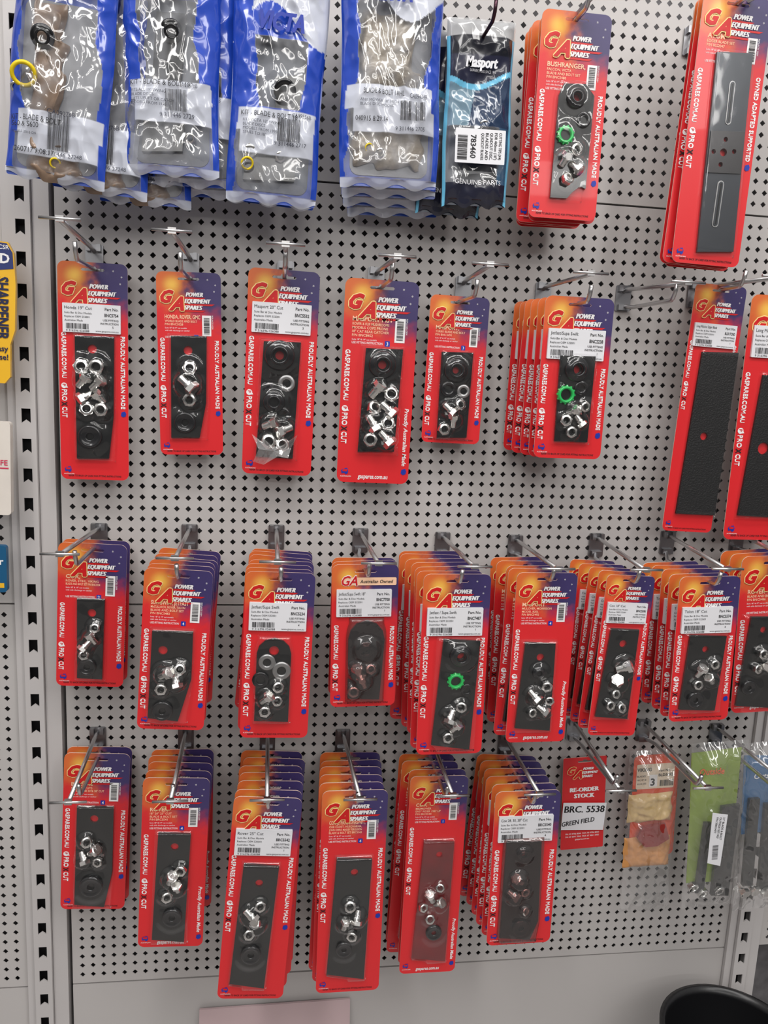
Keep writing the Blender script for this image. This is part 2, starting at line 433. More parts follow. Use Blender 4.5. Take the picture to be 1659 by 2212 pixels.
    q=[(.0,.0),(.05,-.015),(.07,.02),(.06,.06),(.02,.075),(-.01,.05)]
    b.flat([(X(.9+a),Z(ze+c_)) for a,c_ in q],y-.0002,BLUEP)
    zc=H-.2
    b.flat([(X(.055+.1*a),Z(zc+.1*c_)) for a,c_ in ((0,.4),(.2,.15),(.45,.2),(.55,0),(.7,.1),(.8,-.05),(1,.4),(.95,.75),(.7,.95),(.45,.7),(.1,.8))],y-.0002,BLUEP)
    b.rect(X(.075),Z(zc+.05),X(.14),Z(zc+.02),y-.0004,REDP)
    b.text('AUSTRALIAN',X(.045),Z(zc+.125),.018*w,WHITE,y-.0003,0,0)
def make_card(c):
    depth=c['d']; Mx,h,loc,T=frame(c['top'],c['bot'],depth)
    tx,ty=c['top']; w=(unproj(tx+c['w']/2,ty,depth)-unproj(tx-c['w']/2,ty,depth)).length
    sc=(D-depth)/F
    b=MB()
    b.ext(rrect(-w/2,-h,w/2,0,.1*w,6),[slot_outline(w)],-.0006,.0006,CARDM,EDGE,CBACK)
    card_print(b,w,h,c)
    body=b.mesh('backing_card',w)
    bp=[loc(*p) for p in c['blade']]
    bm={'g':BLADEG,'t':BLADEM,'r':BLADER}.get(c.get('bm'),BLADE)
    holes=[]
    for hx,hy,hr in c.get('holes',[]):
        q=loc(hx,hy); holes.append(circ(q[0],q[1],hr*sc,14))
    b=MB(); b.ext(bp,holes,-.0042,-.0012,bm)
    if c.get('plate'): b.ext([loc(*p) for p in c['plate']],holes,-.0056,-.0043,BLADEP)
    for (p0,p1,wd) in c.get('ridges',[]):
        a=Vector(loc(*p0));e=Vector(loc(*p1)); dd=(e-a); L=dd.length; dd/=L
        for q,(yy,g,mm) in enumerate(((-.0050,1.0,SILV),(-.0058,.65,bm),(-.0060,.25,BLADE))):
            nn=Vector((-dd.y,dd.x))*wd*sc/2*g
            pts=[]
            for i in range(7):
                ang=math.pi*i/6; pts.append(a+nn*math.cos(ang)-dd*math.sin(ang)*wd*sc/2*g)
            for i in range(7):
                ang=math.pi*i/6; pts.append(e-nn*math.cos(ang)+dd*math.sin(ang)*wd*sc/2*g)
            b.ext([(p.x,p.y) for p in pts],[],yy,-.0042-.0001*q,mm)
    blade=b.mesh('blade')
    hw=[]
    for t in c.get('hw',[]):
        k,px,py,s=t[:4]; q=loc(px,py); s=s*sc*(1.15 if k in 'nb' else 1.05)
        hw.append((k,q[0],q[1],s))
    xs=[p[0] for p in bp]; zs=[p[1] for p in bp]; pad=.035*w
    def rowx(z):
        cand=[]
        n=len(bp)
        for i in range(n):
            a=bp[i];e=bp[(i+1)%n]
            if (a[1]-z)*(e[1]-z)<=0 and a[1]!=e[1]:
                cand.append(a[0]+(e[0]-a[0])*(z-a[1])/(e[1]-a[1]))
        return (min(cand),max(cand)) if len(cand)>1 else None
    z0,z1=min(zs)-pad,max(zs)+pad
    nz,nx=54,22
    xm0,xm1=min(xs)-pad,max(xs)+pad
    sd=R.random()*50
    def blist(hwl):
        V=[];fs=[]
        for j in range(nz+1):
            z=z0+(z1-z0)*j/nz
            zz=min(max(z,min(zs)+.004),max(zs)-.004); rx=rowx(zz) or (min(xs),max(xs))
            a0,a1=rx[0]-pad,rx[1]+pad
            if not c.get('slant'): a0=.35*a0+.65*xm0; a1=.35*a1+.65*xm1
            for i in range(nx+1):
                x=a0+(a1-a0)*i/nx
                e=min(x-a0,a1-x,z-z0,z1-z)/(.028*w) ; e=max(0,min(1,e)); e=e*e*(3-2*e)
                hh=.0066
                for (k,hx,hz,s) in hwl:
                    r_=math.hypot(x-hx,z-hz); tt=.0055+HWT[k]*s
                    f=max(0,min(1,(s*1.9-r_)/(s*.9))); f=f*f*(3-2*f)
                    hh=max(hh,.0066+(tt-.0066)*f)
                hh=min(hh,.0185)
                hh+=(.0005*noise.noise(Vector((x*70+sd,z*70,0)))+.0006*noise.noise(Vector((x*30+sd,z*22,5))))*(.4 if c.get('smooth') else 1)
                V.append((x,-.0011-e*hh,z))
        for j in range(nz):
            for i in range(nx):
                a=j*(nx+1)+i; fs.append((a,a+1,a+nx+2,a+nx+1))
        b=MB(); b.add(V,fs,CLEARR if c.get('smoky') else CLEARS if c.get('smooth') else CLEAR,True); return b.mesh('blister')
    blis=blist(hw); blis2=blist([]) if c.get('n',1)>1 else blis
    def assemble(mw,full,lab):
        t=top('blister_pack',lab,'mower blade kit',c['grp'],mw)
        obj('backing_card',body,t)
        obj('blade',blade,t); obj('blister',blis if full else blis2,t)['label']='clear vacuum-formed plastic blister'
        if full:
            for (k,hx,hz,s) in hw:
                nm,me=HW[k]
                yb=-.0044
                if k=='b':
                    an=R.choice([.5,1.0,-.6,-1.0,2.4,2.9,3.6,4.0])+R.uniform(-.3,.3)
                    rot=Euler((0,an,0)).to_matrix()@Euler((math.radians(R.uniform(48,78)),0,0)).to_matrix()
                    # centre the bolt on its spot so its shaft does not run into its neighbours
                    dv=rot@Vector((0,.7*s,0)); hx2,hz2=hx-dv.x,hz-dv.z
                    rot=rot.to_euler(); obj(nm,me,t,(hx2,yb-s*.95,hz2),rot,s*.92); continue
                elif k=='n':
                    rot=Euler((math.radians(R.uniform(-22,4)),R.uniform(0,1),math.radians(R.uniform(-12,12)))); y=yb-s*.55
                else:
                    rot=Euler((0,R.uniform(0,1),0)); y=yb-.0002
                obj(nm,me,t,(hx,y,hz),rot,s)
        return t
    c['obj']=assemble(Mx,True,c['lab'])
    n=c.get('n',1)
    if n>1:
        sp=c.get('sp') or min(.0195,(depth-.014)/(n-1))
        for i in range(1,n):
            m2=Matrix.Translation((R.uniform(-.003,.003)+c.get('dx',0)*i,sp*i,R.uniform(-.0015,.0005)))@Mx@Matrix.Rotation(math.radians(R.uniform(-1.6,1.6)+c.get('fan',0)*i),4,'Y')
            assemble(m2,False,c['lab'].split(' with ')[0]+' hanging behind others on the same hook')
    c['slot']=Mx@Vector((0,0,-.085*w))
    return c

def std(tp_,bt_,w_,d_,n_c,st_,**k):
    c=dict(top=tp_,bot=bt_,w=w_,d=d_,n=n_c,st=st_); c.update(k)
    c.setdefault('no','4'); c.setdefault('t',''); c.setdefault('pn','BNC5234')
    return c
CARDS={}
g1='red blister packs on the top hooks'; g2='red blister packs on the second row of hooks'; g3='red blister packs on the third row of hooks'; g4='red blister packs on the lowest hooks'
CARDS['a']=std((1248,26),(1213,473),151,.10,5,'P',t='BUSHRANGER,',ls=['FALCON, VICTA','BLADE AND BOLT SET','P/N BNC5480'],no='3',grp=g1,sp=.0135,
 blade=[(1216,183),(1262,184),(1281,210),(1262,410),(1250,404),(1232,418),(1222,430),(1186,428),(1205,207)],holes=[(1241,215,9)],
 hw=[('c',1241,215,20),('k',1257,262,15),('g',1217,295,18),('n',1238,328,12),('b',1215,348,12),('b',1238,366,12),('n',1220,390,12)],lab='red blister pack with pointed black blade, green ring and bolts')
CARDS['b']=std((1597,-8),(1522,572),152,.10,4,'P',t='ATOM',ls=['EDGER BLADE SET','P/N BLS2047'],no='3',grp=g1,rt='OWNED ADAPTED SUPPORTED',bm='g',slant=1,smooth=1,sp=.0085,hi=1,
 blade=[(1545,115),(1622,118),(1580,545),(1502,545)],holes=[(1557,332,8),(1562,304,5),(1536,330,5),(1551,358,5),(1580,330,5)],
 plate=[(1531,285),(1603,288),(1594,378),(1521,375)],
 ridges=[((1577,185),(1568,265),13),((1552,400),(1540,485),15)],hw=[],lab='tall red blister pack with flat grey steel edger blade')
CARDS['c']=std((200,567),(206,1036),152,.03,1,'L',t='Honda 19" Cut',pn='BNC5754',no='5',grp=g2,
 blade=[(163,725),(248,728),(247,900),(237,990),(168,990)],holes=[(201,754,9)],
 hw=[('n',180,792,14),('n',212,792,14),('b',184,822,13),('b',214,828,13),('b',188,856,13),('b',216,858,12),('n',191,883,13),('n',222,884,13),('d',197,942,23)],lab='red blister pack with white label, black blade and many nuts')
CARDS['d']=std((407,588),(415,982),140,.03,1,'P',t='HONDA, ROVER, GMC',ls=['WORLD BLADE AND BOLT','P/N BNC3028'],no='2',grp=g2,
 blade=[(370,725),(447,727),(446,870),(432,945),(371,945)],holes=[(407,757,9)],
 hw=[('n',411,796,13),('b',408,830,16),('n',412,863,13),('d',401,912,21)],lab='red blister pack with black blade, two nuts and flanged washer')
CARDS['e']=std((615,583),(597,1025),155,.03,1,'L',t='Masport 20" Cut',pn='BNC5532',no='3',grp=g2,hi=1,v0=.46,
 blade=[(570,737),(650,740),(632,990),(553,985)],holes=[(604,768,9)],
 hw=[('c',604,768,30),('w',619,828,17),('c',592,868,22),('b',585,915,14),('b',612,928,15),('n',580,952,15),('n',608,960,14),('k',610,896,16)],lab='red blister pack with white label and torn open plastic')
CARDS['f']=std((827,605),(804,1043),160,.03,1,'P',t='MASPORT MSV',ls=['ROVER & FLIP MUSHROOMS','MODELS COPS PRONE','18" CAT REAR CATCHER','P/N BNC8452'],no='3',grp=g2,rt='low',hi=1,
 blade=[(790,752),(870,755),(850,975),(772,975)],holes=[(825,788,9)],
 hw=[('c',825,788,28),('b',812,842,15),('n',842,852,15),('b',836,884,15),('n',806,880,14),('b',804,914,15),('n',836,914,14),('b',832,946,15),('n',798,948,14)],lab='red blister pack with black blade and cluster of large bolts')
CARDS['g']=std((995,640),(972,957),128,.03,1,'P',t='MASPORT,',ls=['TURBO BLADE AND BOLT','P/N BNC5491'],no='3',grp=g2,hi=1,
 blade=[(953,760),(1021,762),(1006,945),(942,945)],holes=[(983,800,7)],
 hw=[('c',983,800,25),('k',967,840,16),('w',999,845,14),('n',990,874,11),('b',968,884,12),('b',976,908,11),('n',956,926,12)],lab='short red blister pack with black blade, bush and bolts')
CARDS['h']=std((1254,642),(1224,990),149,.10,6,'L',t='Jetfast/Supa Swift',pn='BNC2238',no='1',grp=g2,v0=.44,dx=-.0025,hi=1,
 blade=[(1208,768),(1284,770),(1266,955),(1195,952)],holes=[(1242,798,9)],
 hw=[('c',1242,798,26),('g',1218,852,20),('k',1252,838,15),('n',1257,878,11),('b',1234,888,12),('n',1217,907,12),('b',1246,908,11),('n',1228,932,12)],lab='red blister pack with white label, black bush and green ring')
CARDS['i']=std((1559,616),(1482,1148),111,.05,1,'L',t='Long Mulcher Edger Blade',pn='BLS317CND',no='1',grp=g2,v0=.7,rt='OWNED ADAPTED SUPPORTED',bm='t',slant=1,smooth=1,
 blade=[(1514,760),(1592,762),(1540,1112),(1457,1108)],holes=[(1517,942,9)],hw=[],lab='long narrow red blister pack with long black blade')
CARDS['j']=std((1700,640),(1632,1166),150,.05,1,'L',t='Long Mower Blade',pn='BLS318CND',no='1',grp=g2,v0=.4,rt='OWNED ADAPTED SUPPORTED',bm='t',slant=1,smooth=1,
 blade=[(1645,810),(1745,812),(1690,1118),(1590,1112)],holes=[(1645,968,14)],hw=[],lab='wide red blister pack with broad black blade')
CARDS['k']=std((201,1174),(194,1482),149,.035,2,'P',t='COX,',ls=['ROVER, STIHL, VIKING','BLADE AND BOLT SET P/N BNC5334'],no='2',grp=g3,
 blade=[(168,1290),(228,1293),(222,1465),(168,1462)],holes=[(200,1322,9)],
 hw=[('n',208,1352,10),('b',202,1373,11),('b',188,1390,11),('n',184,1410,10),('d',190,1437,19)],lab='short red blister pack with small black blade and bolts')
CARDS['l']=std((387,1230),(368,1575),149,.13,6,'P',t='SUPASWIFT, JETFAST',ls=['McCULLOCH, ROVER, TALON','BLADE AND BOLT SET','P/N BNC5482'],no='4',grp=g3,
 blade=[(330,1360),(418,1362),(414,1465),(385,1555),(320,1548)],holes=[(353,1402,10)],
 hw=[('n',390,1440,12),('b',360,1450,14),('b',382,1466,13),('n',350,1482,12),('d',352,1531,22)],lab='red blister pack with angled black blade and bolts')
CARDS['m']=std((607,1236),(591,1593),151,.135,7,'L',t='Jetfast/Supa Swift',pn='BNC5234',no='4',grp=g3,v0=.45,fan=.5,
 blade=[(555,1408),(560,1393),(573,1381),(594,1376),(613,1382),(625,1394),(629,1410),(622,1556),(549,1554)],holes=[(592,1403,11)],
 hw=[('w',577,1427,18),('w',608,1445,20),('k',563,1465,18),('n',600,1478,12),('b',576,1502,13),('n',598,1508,11),('n',572,1530,12)],lab='red blister pack with white label, round-ended blade and washers')
CARDS['n']=std((790,1219),(783,1525),144,.10,3,'L',t='Jetfast/Supa Swift 18"',pn='BNC7700',no='1',grp=g3,alt=1,v0=.38,smoky=1,
 blade=[(752,1378),(757,1360),(770,1345),(793,1338),(813,1345),(826,1360),(830,1380),(818,1508),(750,1506)],
 hw=[('c',790,1400,19),('n',799,1440,11),('b',772,1445,13),('b',782,1466,12),('n',762,1488,12)],lab='red blister pack with orange banner header and smoky plastic')
CARDS['o']=std((989,1240),(969,1628),146,.135,7,'L',t='Jetfast / Supa Swift',pn='BNC7487',no='1',grp=g3,v0=.5,dx=-.002,
 blade=[(957,1378),(1036,1382),(1012,1616),(930,1606)],holes=[(993,1413,9)],
 hw=[('c',993,1413,25),('g',982,1467,19),('k',1006,1487,14),('n',993,1521,12),('b',970,1542,13),('b',980,1564,12),('n',964,1586,12)],lab='red blister pack with white label, green ring and black bush')
CARDS['p']=std((1183,1237),(1155,1602),131,.13,5,'P',t='MASPORT',ls=['MULCHER, MORRISON','MODEL B20L','P/N BNC5492'],no='4',grp=g3,rt='low',dx=-.002,
 blade=[(1133,1385),(1198,1388),(1185,1575),(1110,1570)],holes=[(1165,1417,9)],
 hw=[('c',1161,1450,15),('n',1176,1477,12),('b',1150,1498,13),('n',1182,1508,10),('b',1168,1528,12),('n',1145,1534,10)],lab='red blister pack with black blade, bush and loose bolts')
CARDS['q']=std((1364,1243),(1319,1588),104,.13,5,'L',t='Cox 18" Cut',pn='BNC5581',no='4',grp=g3,v0=.55,dx=-.004,
 blade=[(1318,1355),(1378,1358),(1352,1550),(1283,1545)],holes=[(1343,1388,9)],
 hw=[('b',1342,1436,15),('b',1328,1468,14),('n',1324,1494,10),('n',1312,1518,11),('n',1336,1524,11)],lab='narrow red blister pack with white label and turned sideways')
CARDS['r']=std((1535,1245),(1507,1556),131,.13,5,'L',t='Talon 18" Cut',pn='BNC5574',no='4',grp=g3,v0=.48,dx=-.003,
 blade=[(1488,1370),(1566,1372),(1540,1532),(1463,1530)],holes=[(1520,1400,8)],
 hw=[('n',1536,1430,11),('b',1505,1444,13),('b',1526,1462,12),('n',1500,1474,11),('d',1497,1508,20)],lab='red blister pack with white label, blade and domed washer')
CARDS['s']=std((1674,1200),(1646,1536),140,.08,3,'P',t='ROVER',ls=['BLADE AND BOLT SET','P/N BNC5486'],no='4',grp=g3,rt='low',dx=-.003,
 blade=[(1620,1330),(1705,1330),(1690,1528),(1585,1522)],holes=[(1645,1358,8)],
 hw=[('n',1639,1408,12),('b',1654,1430,13),('n',1628,1440,11),('d',1612,1482,18)],lab='red blister pack with wide black blade and nuts')
CARDS['t']=std((211,1627),(200,1963),143,.035,2,'P',t='BRC5540',ls=['COX 28" CUTS','P/N BRC5540 30"& 38" CUT'],no='4',grp=g4,
 blade=[(168,1738),(247,1740),(244,1880),(226,1955),(162,1950)],holes=[(205,1765,9)],
 hw=[('n',190,1810,12),('b',206,1830,13),('b',184,1846,12),('n',214,1854,10),('d',199,1908,25)],lab='red blister pack with black blade, bolts and large domed washer')
CARDS['u']=std((382,1680),(368,2044),145,.09,5,'P',t='ROVER',ls=['18" 20" 25" CUT','BLADE & BOLT SET','P/N BRC5541'],no='4',grp=g4,rt='low',
 blade=[(343,1795),(413,1798),(398,2030),(329,2025)],holes=[(378,1825,9)],
 hw=[('n',392,1871,12),('b',372,1888,13),('b',384,1908,12),('n',362,1928,12),('d',373,1975,22)],lab='red blister pack with long black blade, bolts and washer')
CARDS['v']=std((580,1722),(540,2156),148,.13,7,'L',t='Rover 25" Cut',pn='BRC5542',no='1',grp=g4,v0=.5,slant=1,fan=-.4,dx=.001,
 blade=[(527,1862),(603,1868),(570,2130),(496,2120)],holes=[(560,1903,9)],
 hw=[('n',562,1948,12),('b',542,1966,14),('b',556,1986,13),('n',538,2008,12),('d',542,2055,23)],lab='red blister pack with white label, tilted, long black blade')
CARDS['w']=std((768,1707),(750,2141),142,.116,6,'P',t='COX, JETFAST, SUPERSWIFT,',ls=['CUB CADET, HUSQVARNA,','JOHN DEERE, MASSEY FERGUSON','BLADE & BOLT SET BRC5543'],no='4',grp=g4,slant=1,
 blade=[(727,1850),(803,1852),(785,2110),(705,2100)],holes=[(765,1880,9)],
 hw=[('n',755,1948,13),('b',770,1972,13),('b',744,1985,12),('n',759,2012,12),('d',742,2044,19)],lab='red blister pack with long black blade and hex nuts')
CARDS['x']=std((950,1676),(922,2100),125,.085,4,'P',t='COX',ls=['MIDMOWER','EASY RIDER 1987 UP','P/N BRC5544'],no='1',grp=g4,rt='low',bm='r',slant=1,dx=-.001,
 blade=[(915,1812),(980,1815),(960,2072),(888,2065)],holes=[(948,1842,8)],
 hw=[('n',948,1909,10),('b',928,1928,12),('b',946,1942,12),('n',912,1952,10),('n',926,1976,11),('d',935,2008,19)],lab='red blister pack with oily red brown blade and bolts')
CARDS['y']=std((1142,1708),(1119,2038),141,.116,6,'L',t='Cox 28, 30, 38" Cut',pn='BRC5540',no='4',grp=g4,v0=.38,fan=.8,smoky=1,
 blade=[(1093,1812),(1168,1815),(1160,1985),(1142,2025),(1077,2022)],holes=[(1128,1840,9)],
 hw=[('c',1128,1840,15),('b',1116,1892,13),('n',1130,1918,11),('b',1106,1926,12),('n',1130,1960,10),('d',1122,1998,21)],lab='red blister pack with white label, wrinkled smoky plastic')
for k in CARDS: make_card(CARDS[k])

# torn plastic flap on one pack
c=CARDS['e']; Mx,h,loc,T=frame(c['top'],c['bot'],c['d'])
b=MB(); V=[];fs=[]; P=[(545,935),(562,950),(572,944),(590,962),(615,958),(642,935),(628,965),(622,985),(600,980),(570,1000),(548,992),(560,965)]
cx=loc(592,970); V.append((cx[0],-.024,cx[1]))
for i,p in enumerate(P):
    q=loc(*p); V.append((q[0],-.019-.012*((i*7)%3)/2,q[1]))
for i in range(len(P)): fs.append((0,i+1,(i+1)%len(P)+1))
b.add(V,fs,TORN)
obj('torn_flap',b.mesh('torn_flap'),c['obj'])['label']='torn crumpled clear plastic flap'

# ------------------------------------------------------------- hooks
def hook(base,tip,slot=None,plen=.135,L=.15,barw=80):
    B=unproj(*base,0.0); Tt=unproj(*tip,L)
    t=top('display_hook','chrome wire display hook with label bar, plugged into pegboard','hook','wire display hooks',Matrix.Translation(B))
    wm=WIRE
    b=MB()
    b.ext(rrect(-.010,-.020,.010,.012,.002),[],-.0030,-.0006,CLIPM)
    b.box(-.008,-.009,.004,-.0035,-.003,.012,CLIPM); b.box(.0035,-.009,.004,.008,-.003,.012,CLIPM)
    b.box(-.007,-.008,-.019,.007,-.003,-.012,CLIPM)
    obj('clip',b.mesh('clip'),t)
    dl=Tt-B
    b=MB(); b.tube([(0,-.002,.004),(dl.x*.06,-.012,.006),(dl.x,-L,dl.z)],.0026,wm)
    obj('label_rod',b.mesh('label_rod'),t)
    b=MB(); hw_=barw/2*(D-L)/F*1.0
    b.tube([(dl.x-hw_*1.0,-L-.002,dl.z+.001),(dl.x+hw_,-L-.002,dl.z+.001)],.0016,wm)
    b.box(dl.x-.004,-L-.003,dl.z-.002,dl.x+.004,-L+.001,dl.z+.004,wm)
    obj('label_bar',b.mesh('label_bar'),t)
    if slot is not None: zx,zz=slot.x-B.x,slot.z-B.z
    else: zx,zz=dl.x*.75,-.016
    b=MB(); z0=-.014
    e=plen
    b.tube([(0,-.003,z0),(zx*.5,-.012,(z0+zz)/2),(zx,-.022,zz),(zx,-e*.6,zz),(zx,-e,zz),(zx,-e-.004,zz+.002),(zx,-e-.008,zz+.008),(zx,-e-.011,zz+.017)],.0025,wm)
    obj('prong',b.mesh('prong'),t)
hooks=[((205,552),(130,475),'c',.10),((412,570),(372,501),'d',.10),((617,588),(617,530),'e',.11),((812,600),(858,556),'f',.10),((1000,620),(1058,573),'g',.10),((1172,632),(1275,592),'h',.12),((1345,638),(1485,612),None,.12),
 ((1500,632),(1680,600),'i',.09),
 ((215,1150),(130,1198),'k',.11),((410,1152),(378,1207),'l',.14),((597,1153),(600,1215),'m',.145),((778,1160),(818,1218),'n',.125),((955,1168),(1025,1225),'o',.145),((1112,1174),(1205,1230),'p',.14),((1287,1170),(1395,1232),'q',.14),((1440,1165),(1570,1230),'r',.14),((1590,1160),(1740,1225),'s',.13),
 ((212,1588),(148,1733),'t',.12),((402,1588),(368,1731),'u',.115),((578,1592),(577,1728),'v',.14),((740,1592),(778,1727),'w',.13),((930,1600),(978,1719),'x',.12),((1090,1598),(1165,1716),'y',.13),
 ((1238,1568),(1340,1708),None,.13),((1388,1570),(1528,1702),None,.13),((1545,1578),(1700,1690),None,.13),
 ((1185,115),(1290,-20),'a',.125),((1492,85),(1690,-40),'b',.125)]
for ba,ti,ck,pl in hooks:
    hook(ba,ti,CARDS[ck]['slot'] if ck else None,pl)

# ------------------------------------------------------------- bags
def make_bag(c):
    depth=c['d']; Mx,h,loc,T=frame(c['top'],c['bot'],depth)
    w=(unproj(c['bot'][0]+c['w']/2,c['bot'][1],depth)-unproj(c['bot'][0]-c['w']/2,c['bot'][1],depth)).length
    th=c.get('th',.014); sd=c.get('seed',1)*7.3; nx,nz=84,165
    def hf(x,z):
        u=x/w+.5; v=-z/h
        eu=max(0,min(1,min(u,1-u)/.22)); ev=max(0,min(1,min(v/.06+.2,(1-v)/.12)))
        p=math.sin(eu*math.pi/2)**.8*math.sin(ev*math.pi/2)
        q=Vector((x*26+sd,z*13,sd)); 
        rn=1-abs(noise.noise(q))*2
        q2=Vector((x*70+z*30,z*40-x*22,sd*2)); r2=1-abs(noise.noise(q2))*2
        q3=Vector((x*18-z*16+3,z*20,sd*3)); r3=1-abs(noise.noise(q3))*2
        q4=Vector((x*140-z*60,z*90+x*50,sd)); r4=noise.noise(q4)
        loc_=.4+.9*max(0,noise.noise(Vector((x*20,z*20,sd+9)))+.3)
        return -(.001+th*p*(.62+.38*rn)+(.0022*r2*loc_+.002*r3+.0008*r4*loc_)*(.35+.65*p))
    V=[];fs=[];cols=[]
    for j in range(nz+1):
        for i in range(nx+1):
            u=i/nx; v=j/nz; x=(u-.5)*w; z=-v*h
            pinch=1-.05*math.sin(v*9+sd)*abs(u-.5)*2*.5
            V.append((x*pinch,hf(x,z),z+.003*math.sin(u*17+sd)*(v>.97)))
            q=list(c['pat'](u,v,x,z))
            if q[3]<.5: q[3]=max(.01,min(.7,q[3]+.32*noise.noise(Vector((x*45,z*28-x*20,sd)))+.2*noise.noise(Vector((x*120,z*80,sd)))))  # uneven alpha breaks the painted reflections into streaks
            cols.append(q)
    for j in range(nz):
        for i in range(nx):
            a=j*(nx+1)+i; fs.append((a,a+nx+1,a+nx+2,a+1))
    b=MB(); b.add(V,fs,FILM,True)
    nf=len(V)
    for t in c.get('tx',[]):
        s,px,py,hc,m=t[:5]; kw=dict(t[5]) if len(t)>5 else {}
        q=loc(px,py); sc=(D-depth)/F
        if 'width' in kw: kw['width']*=sc*1.05
        if hc>=18:
            mn=min(hf(q[0]+kw.get('width',.03)*a_/16,q[1]+hc*sc*b_/8) for a_ in range(17) for b_ in range(9))
            b.btext(s,q[0],q[1],hc*sc*1.05,m,y=mn-.0008,d=.0004,n=3,**kw)
        else: b.text(s,q[0],q[1],hc*sc*1.05,m,y=-.0018,hf=hf,**kw)
    for (x0,y0,x1,y1,vert) in c.get('bars',[]):
        a=loc(x0,y1);e=loc(x1,y0)
        b.barcode(a[0],a[1],e[0],e[1],-.0025,vert=vert,hf=hf)
    me=b.mesh('printed_film')
    at=me.color_attributes.new('print','FLOAT_COLOR','POINT')
    buf=[]
    for k in range(len(me.vertices)):
        buf+= list(cols[k]) if k<nf else [0,0,0,1]
    at.data.foreach_set('color',buf)
    bk=MB(); 
    bk.ext(rrect(-w/2*.995,-h,w/2*.995,0,.002),[],.0002,.0006,mat(c['back'][0],c['back'][1],.3,coat=.4))
    if c.get('inner'):
        bk.ext(rrect(-w/2*.8,-h*.95,w/2*.8,-.15*h,.01),[],-.0006,.0001,mat(c['inner'][0],c['inner'][1],.35,coat=.3,noise_amt=.35,nscale=35))
    bme=bk.mesh('back_film')
    cont=[]
    for k in c.get('cont',[]):
        if k[0]=='blade':
            bb=MB(); bb.ext([loc(*p) for p in k[1]],[],-.006,-.002,k[2]); cont.append(('blade',bb.mesh('blade')))
        elif k[0]=='lump':
            (x0,y0),(x1,y1)=k[1]; a=loc(x0,y1);e=loc(x1,y0); bb=MB(); bb.lump(a,e,-.002,.010,k[2],sd)
            cont.append((k[3],bb.mesh(k[3])))
        else:
            cont.append((k[0],k))
    def asm(mw,full,lab):
        t=top('parts_bag',lab,'parts bag',c['grp'],mw)
        obj('back_film',bme,t); obj('printed_film',me,t)
        for nm,dat in cont:
            if isinstance(dat,tuple):
                if not full: continue
                kind,px,py,s=dat; q=loc(px,py); sc=(D-depth)/F
                if kind=='ring':
                    bb=MB(); bb.lathe([(1+.2*math.cos(a*math.pi/4),.2*math.sin(a*math.pi/4)) for a in range(8)],YEL,32,closed=True)
                    obj('rubber_ring',bb.mesh('rubber_ring'),t,(q[0],hf(*q)-.0005 if s>15 else hf(*q)+.0015,q[1]),(.45,0,.3),s*sc)
                else:
                    nn,m_=HW[kind]; obj(nn,m_,t,(q[0],hf(*q)+.004,q[1]),(.4,.3,.3),s*sc)
            else: obj(nm,dat,t)
        return t
    c['obj']=asm(Mx,True,c['lab'])
    for i in range(1,c.get('n',1)):
        dx,dz=c.get('off',(.006,-.004))
        m2=Matrix.Translation((dx*i+R.uniform(-.002,.002),.02*i,dz*i))@Mx@Matrix.Rotation(math.radians(R.uniform(-1.5,1.5)+c.get('fan',0)*i),4,'Y')
        asm(m2,False,c['lab'].split(' with ')[0]+' hanging behind another')
    c['slot']=Mx@Vector((0,0,-.02))
BL=lin((34,72,184)); WH=lin((212,216,228)); SHEEN=lin((176,178,184)); LB=lin((110,190,225)); BK=lin((24,26,36))  # the grey paints silvery reflections onto the clear film, not print
def victa(lab0,lab1,win0=.2,ws=.30,topw=.16,seed=0):
    def f(u,v,x,z):
        wob=.02*math.sin(v*14+seed)+.015*math.sin(v*31+seed*2)+.03*noise.noise(Vector((seed,v*9,u*3)))
        d=abs(u-.5+.04*math.sin(v*5+seed))
        sw=v-(topw+.10*math.sin(u*5.5+seed)-.05*u)
        if sw<0: 
            if u<.16+.5*(topw-v) and v<topw+.05: return (*BL,.97)
            return (*WH,.93)
        if lab0<v<lab1:
            if d<.43: return (*WH,.88)
            return (*BL,.95)
        if v>.965: return (*WH,.75)
        if win0<v<lab0:
            if d<ws+wob: return (*SHEEN,.10)
            return (*BL,.96)
        if v>=lab1:
            if u<.07+wob or u>.93: return (*BL,.95)
            if u>.12 and v<lab1+.1: return (*WH,.8)
            return (*SHEEN,.16)
        return (*BL,.97)
    return f
TAN=mat('brown_wrapped_part',(142,118,98),.4,noise_amt=.6,nscale=60,coat=.4)
BEI=mat('beige_bubble_wrap',(168,158,144),.35,noise_amt=.4,nscale=90,bump=.5,bscale=200,coat=.4)
IRON=mat('dark_iron_part',(36,38,42),.35,.2,noise_amt=.4)
TDK=mat('print_dark_grey',(50,52,66),.6)
gb='blue and white parts bags'
def T_(s,x,y,h,m=TDK,**k): return (s,x,y,h,m,k)
CLOUD=('bag_interior_grey',(138,140,146)); CLOUD2=('bag_interior_dark_grey',(92,98,112))
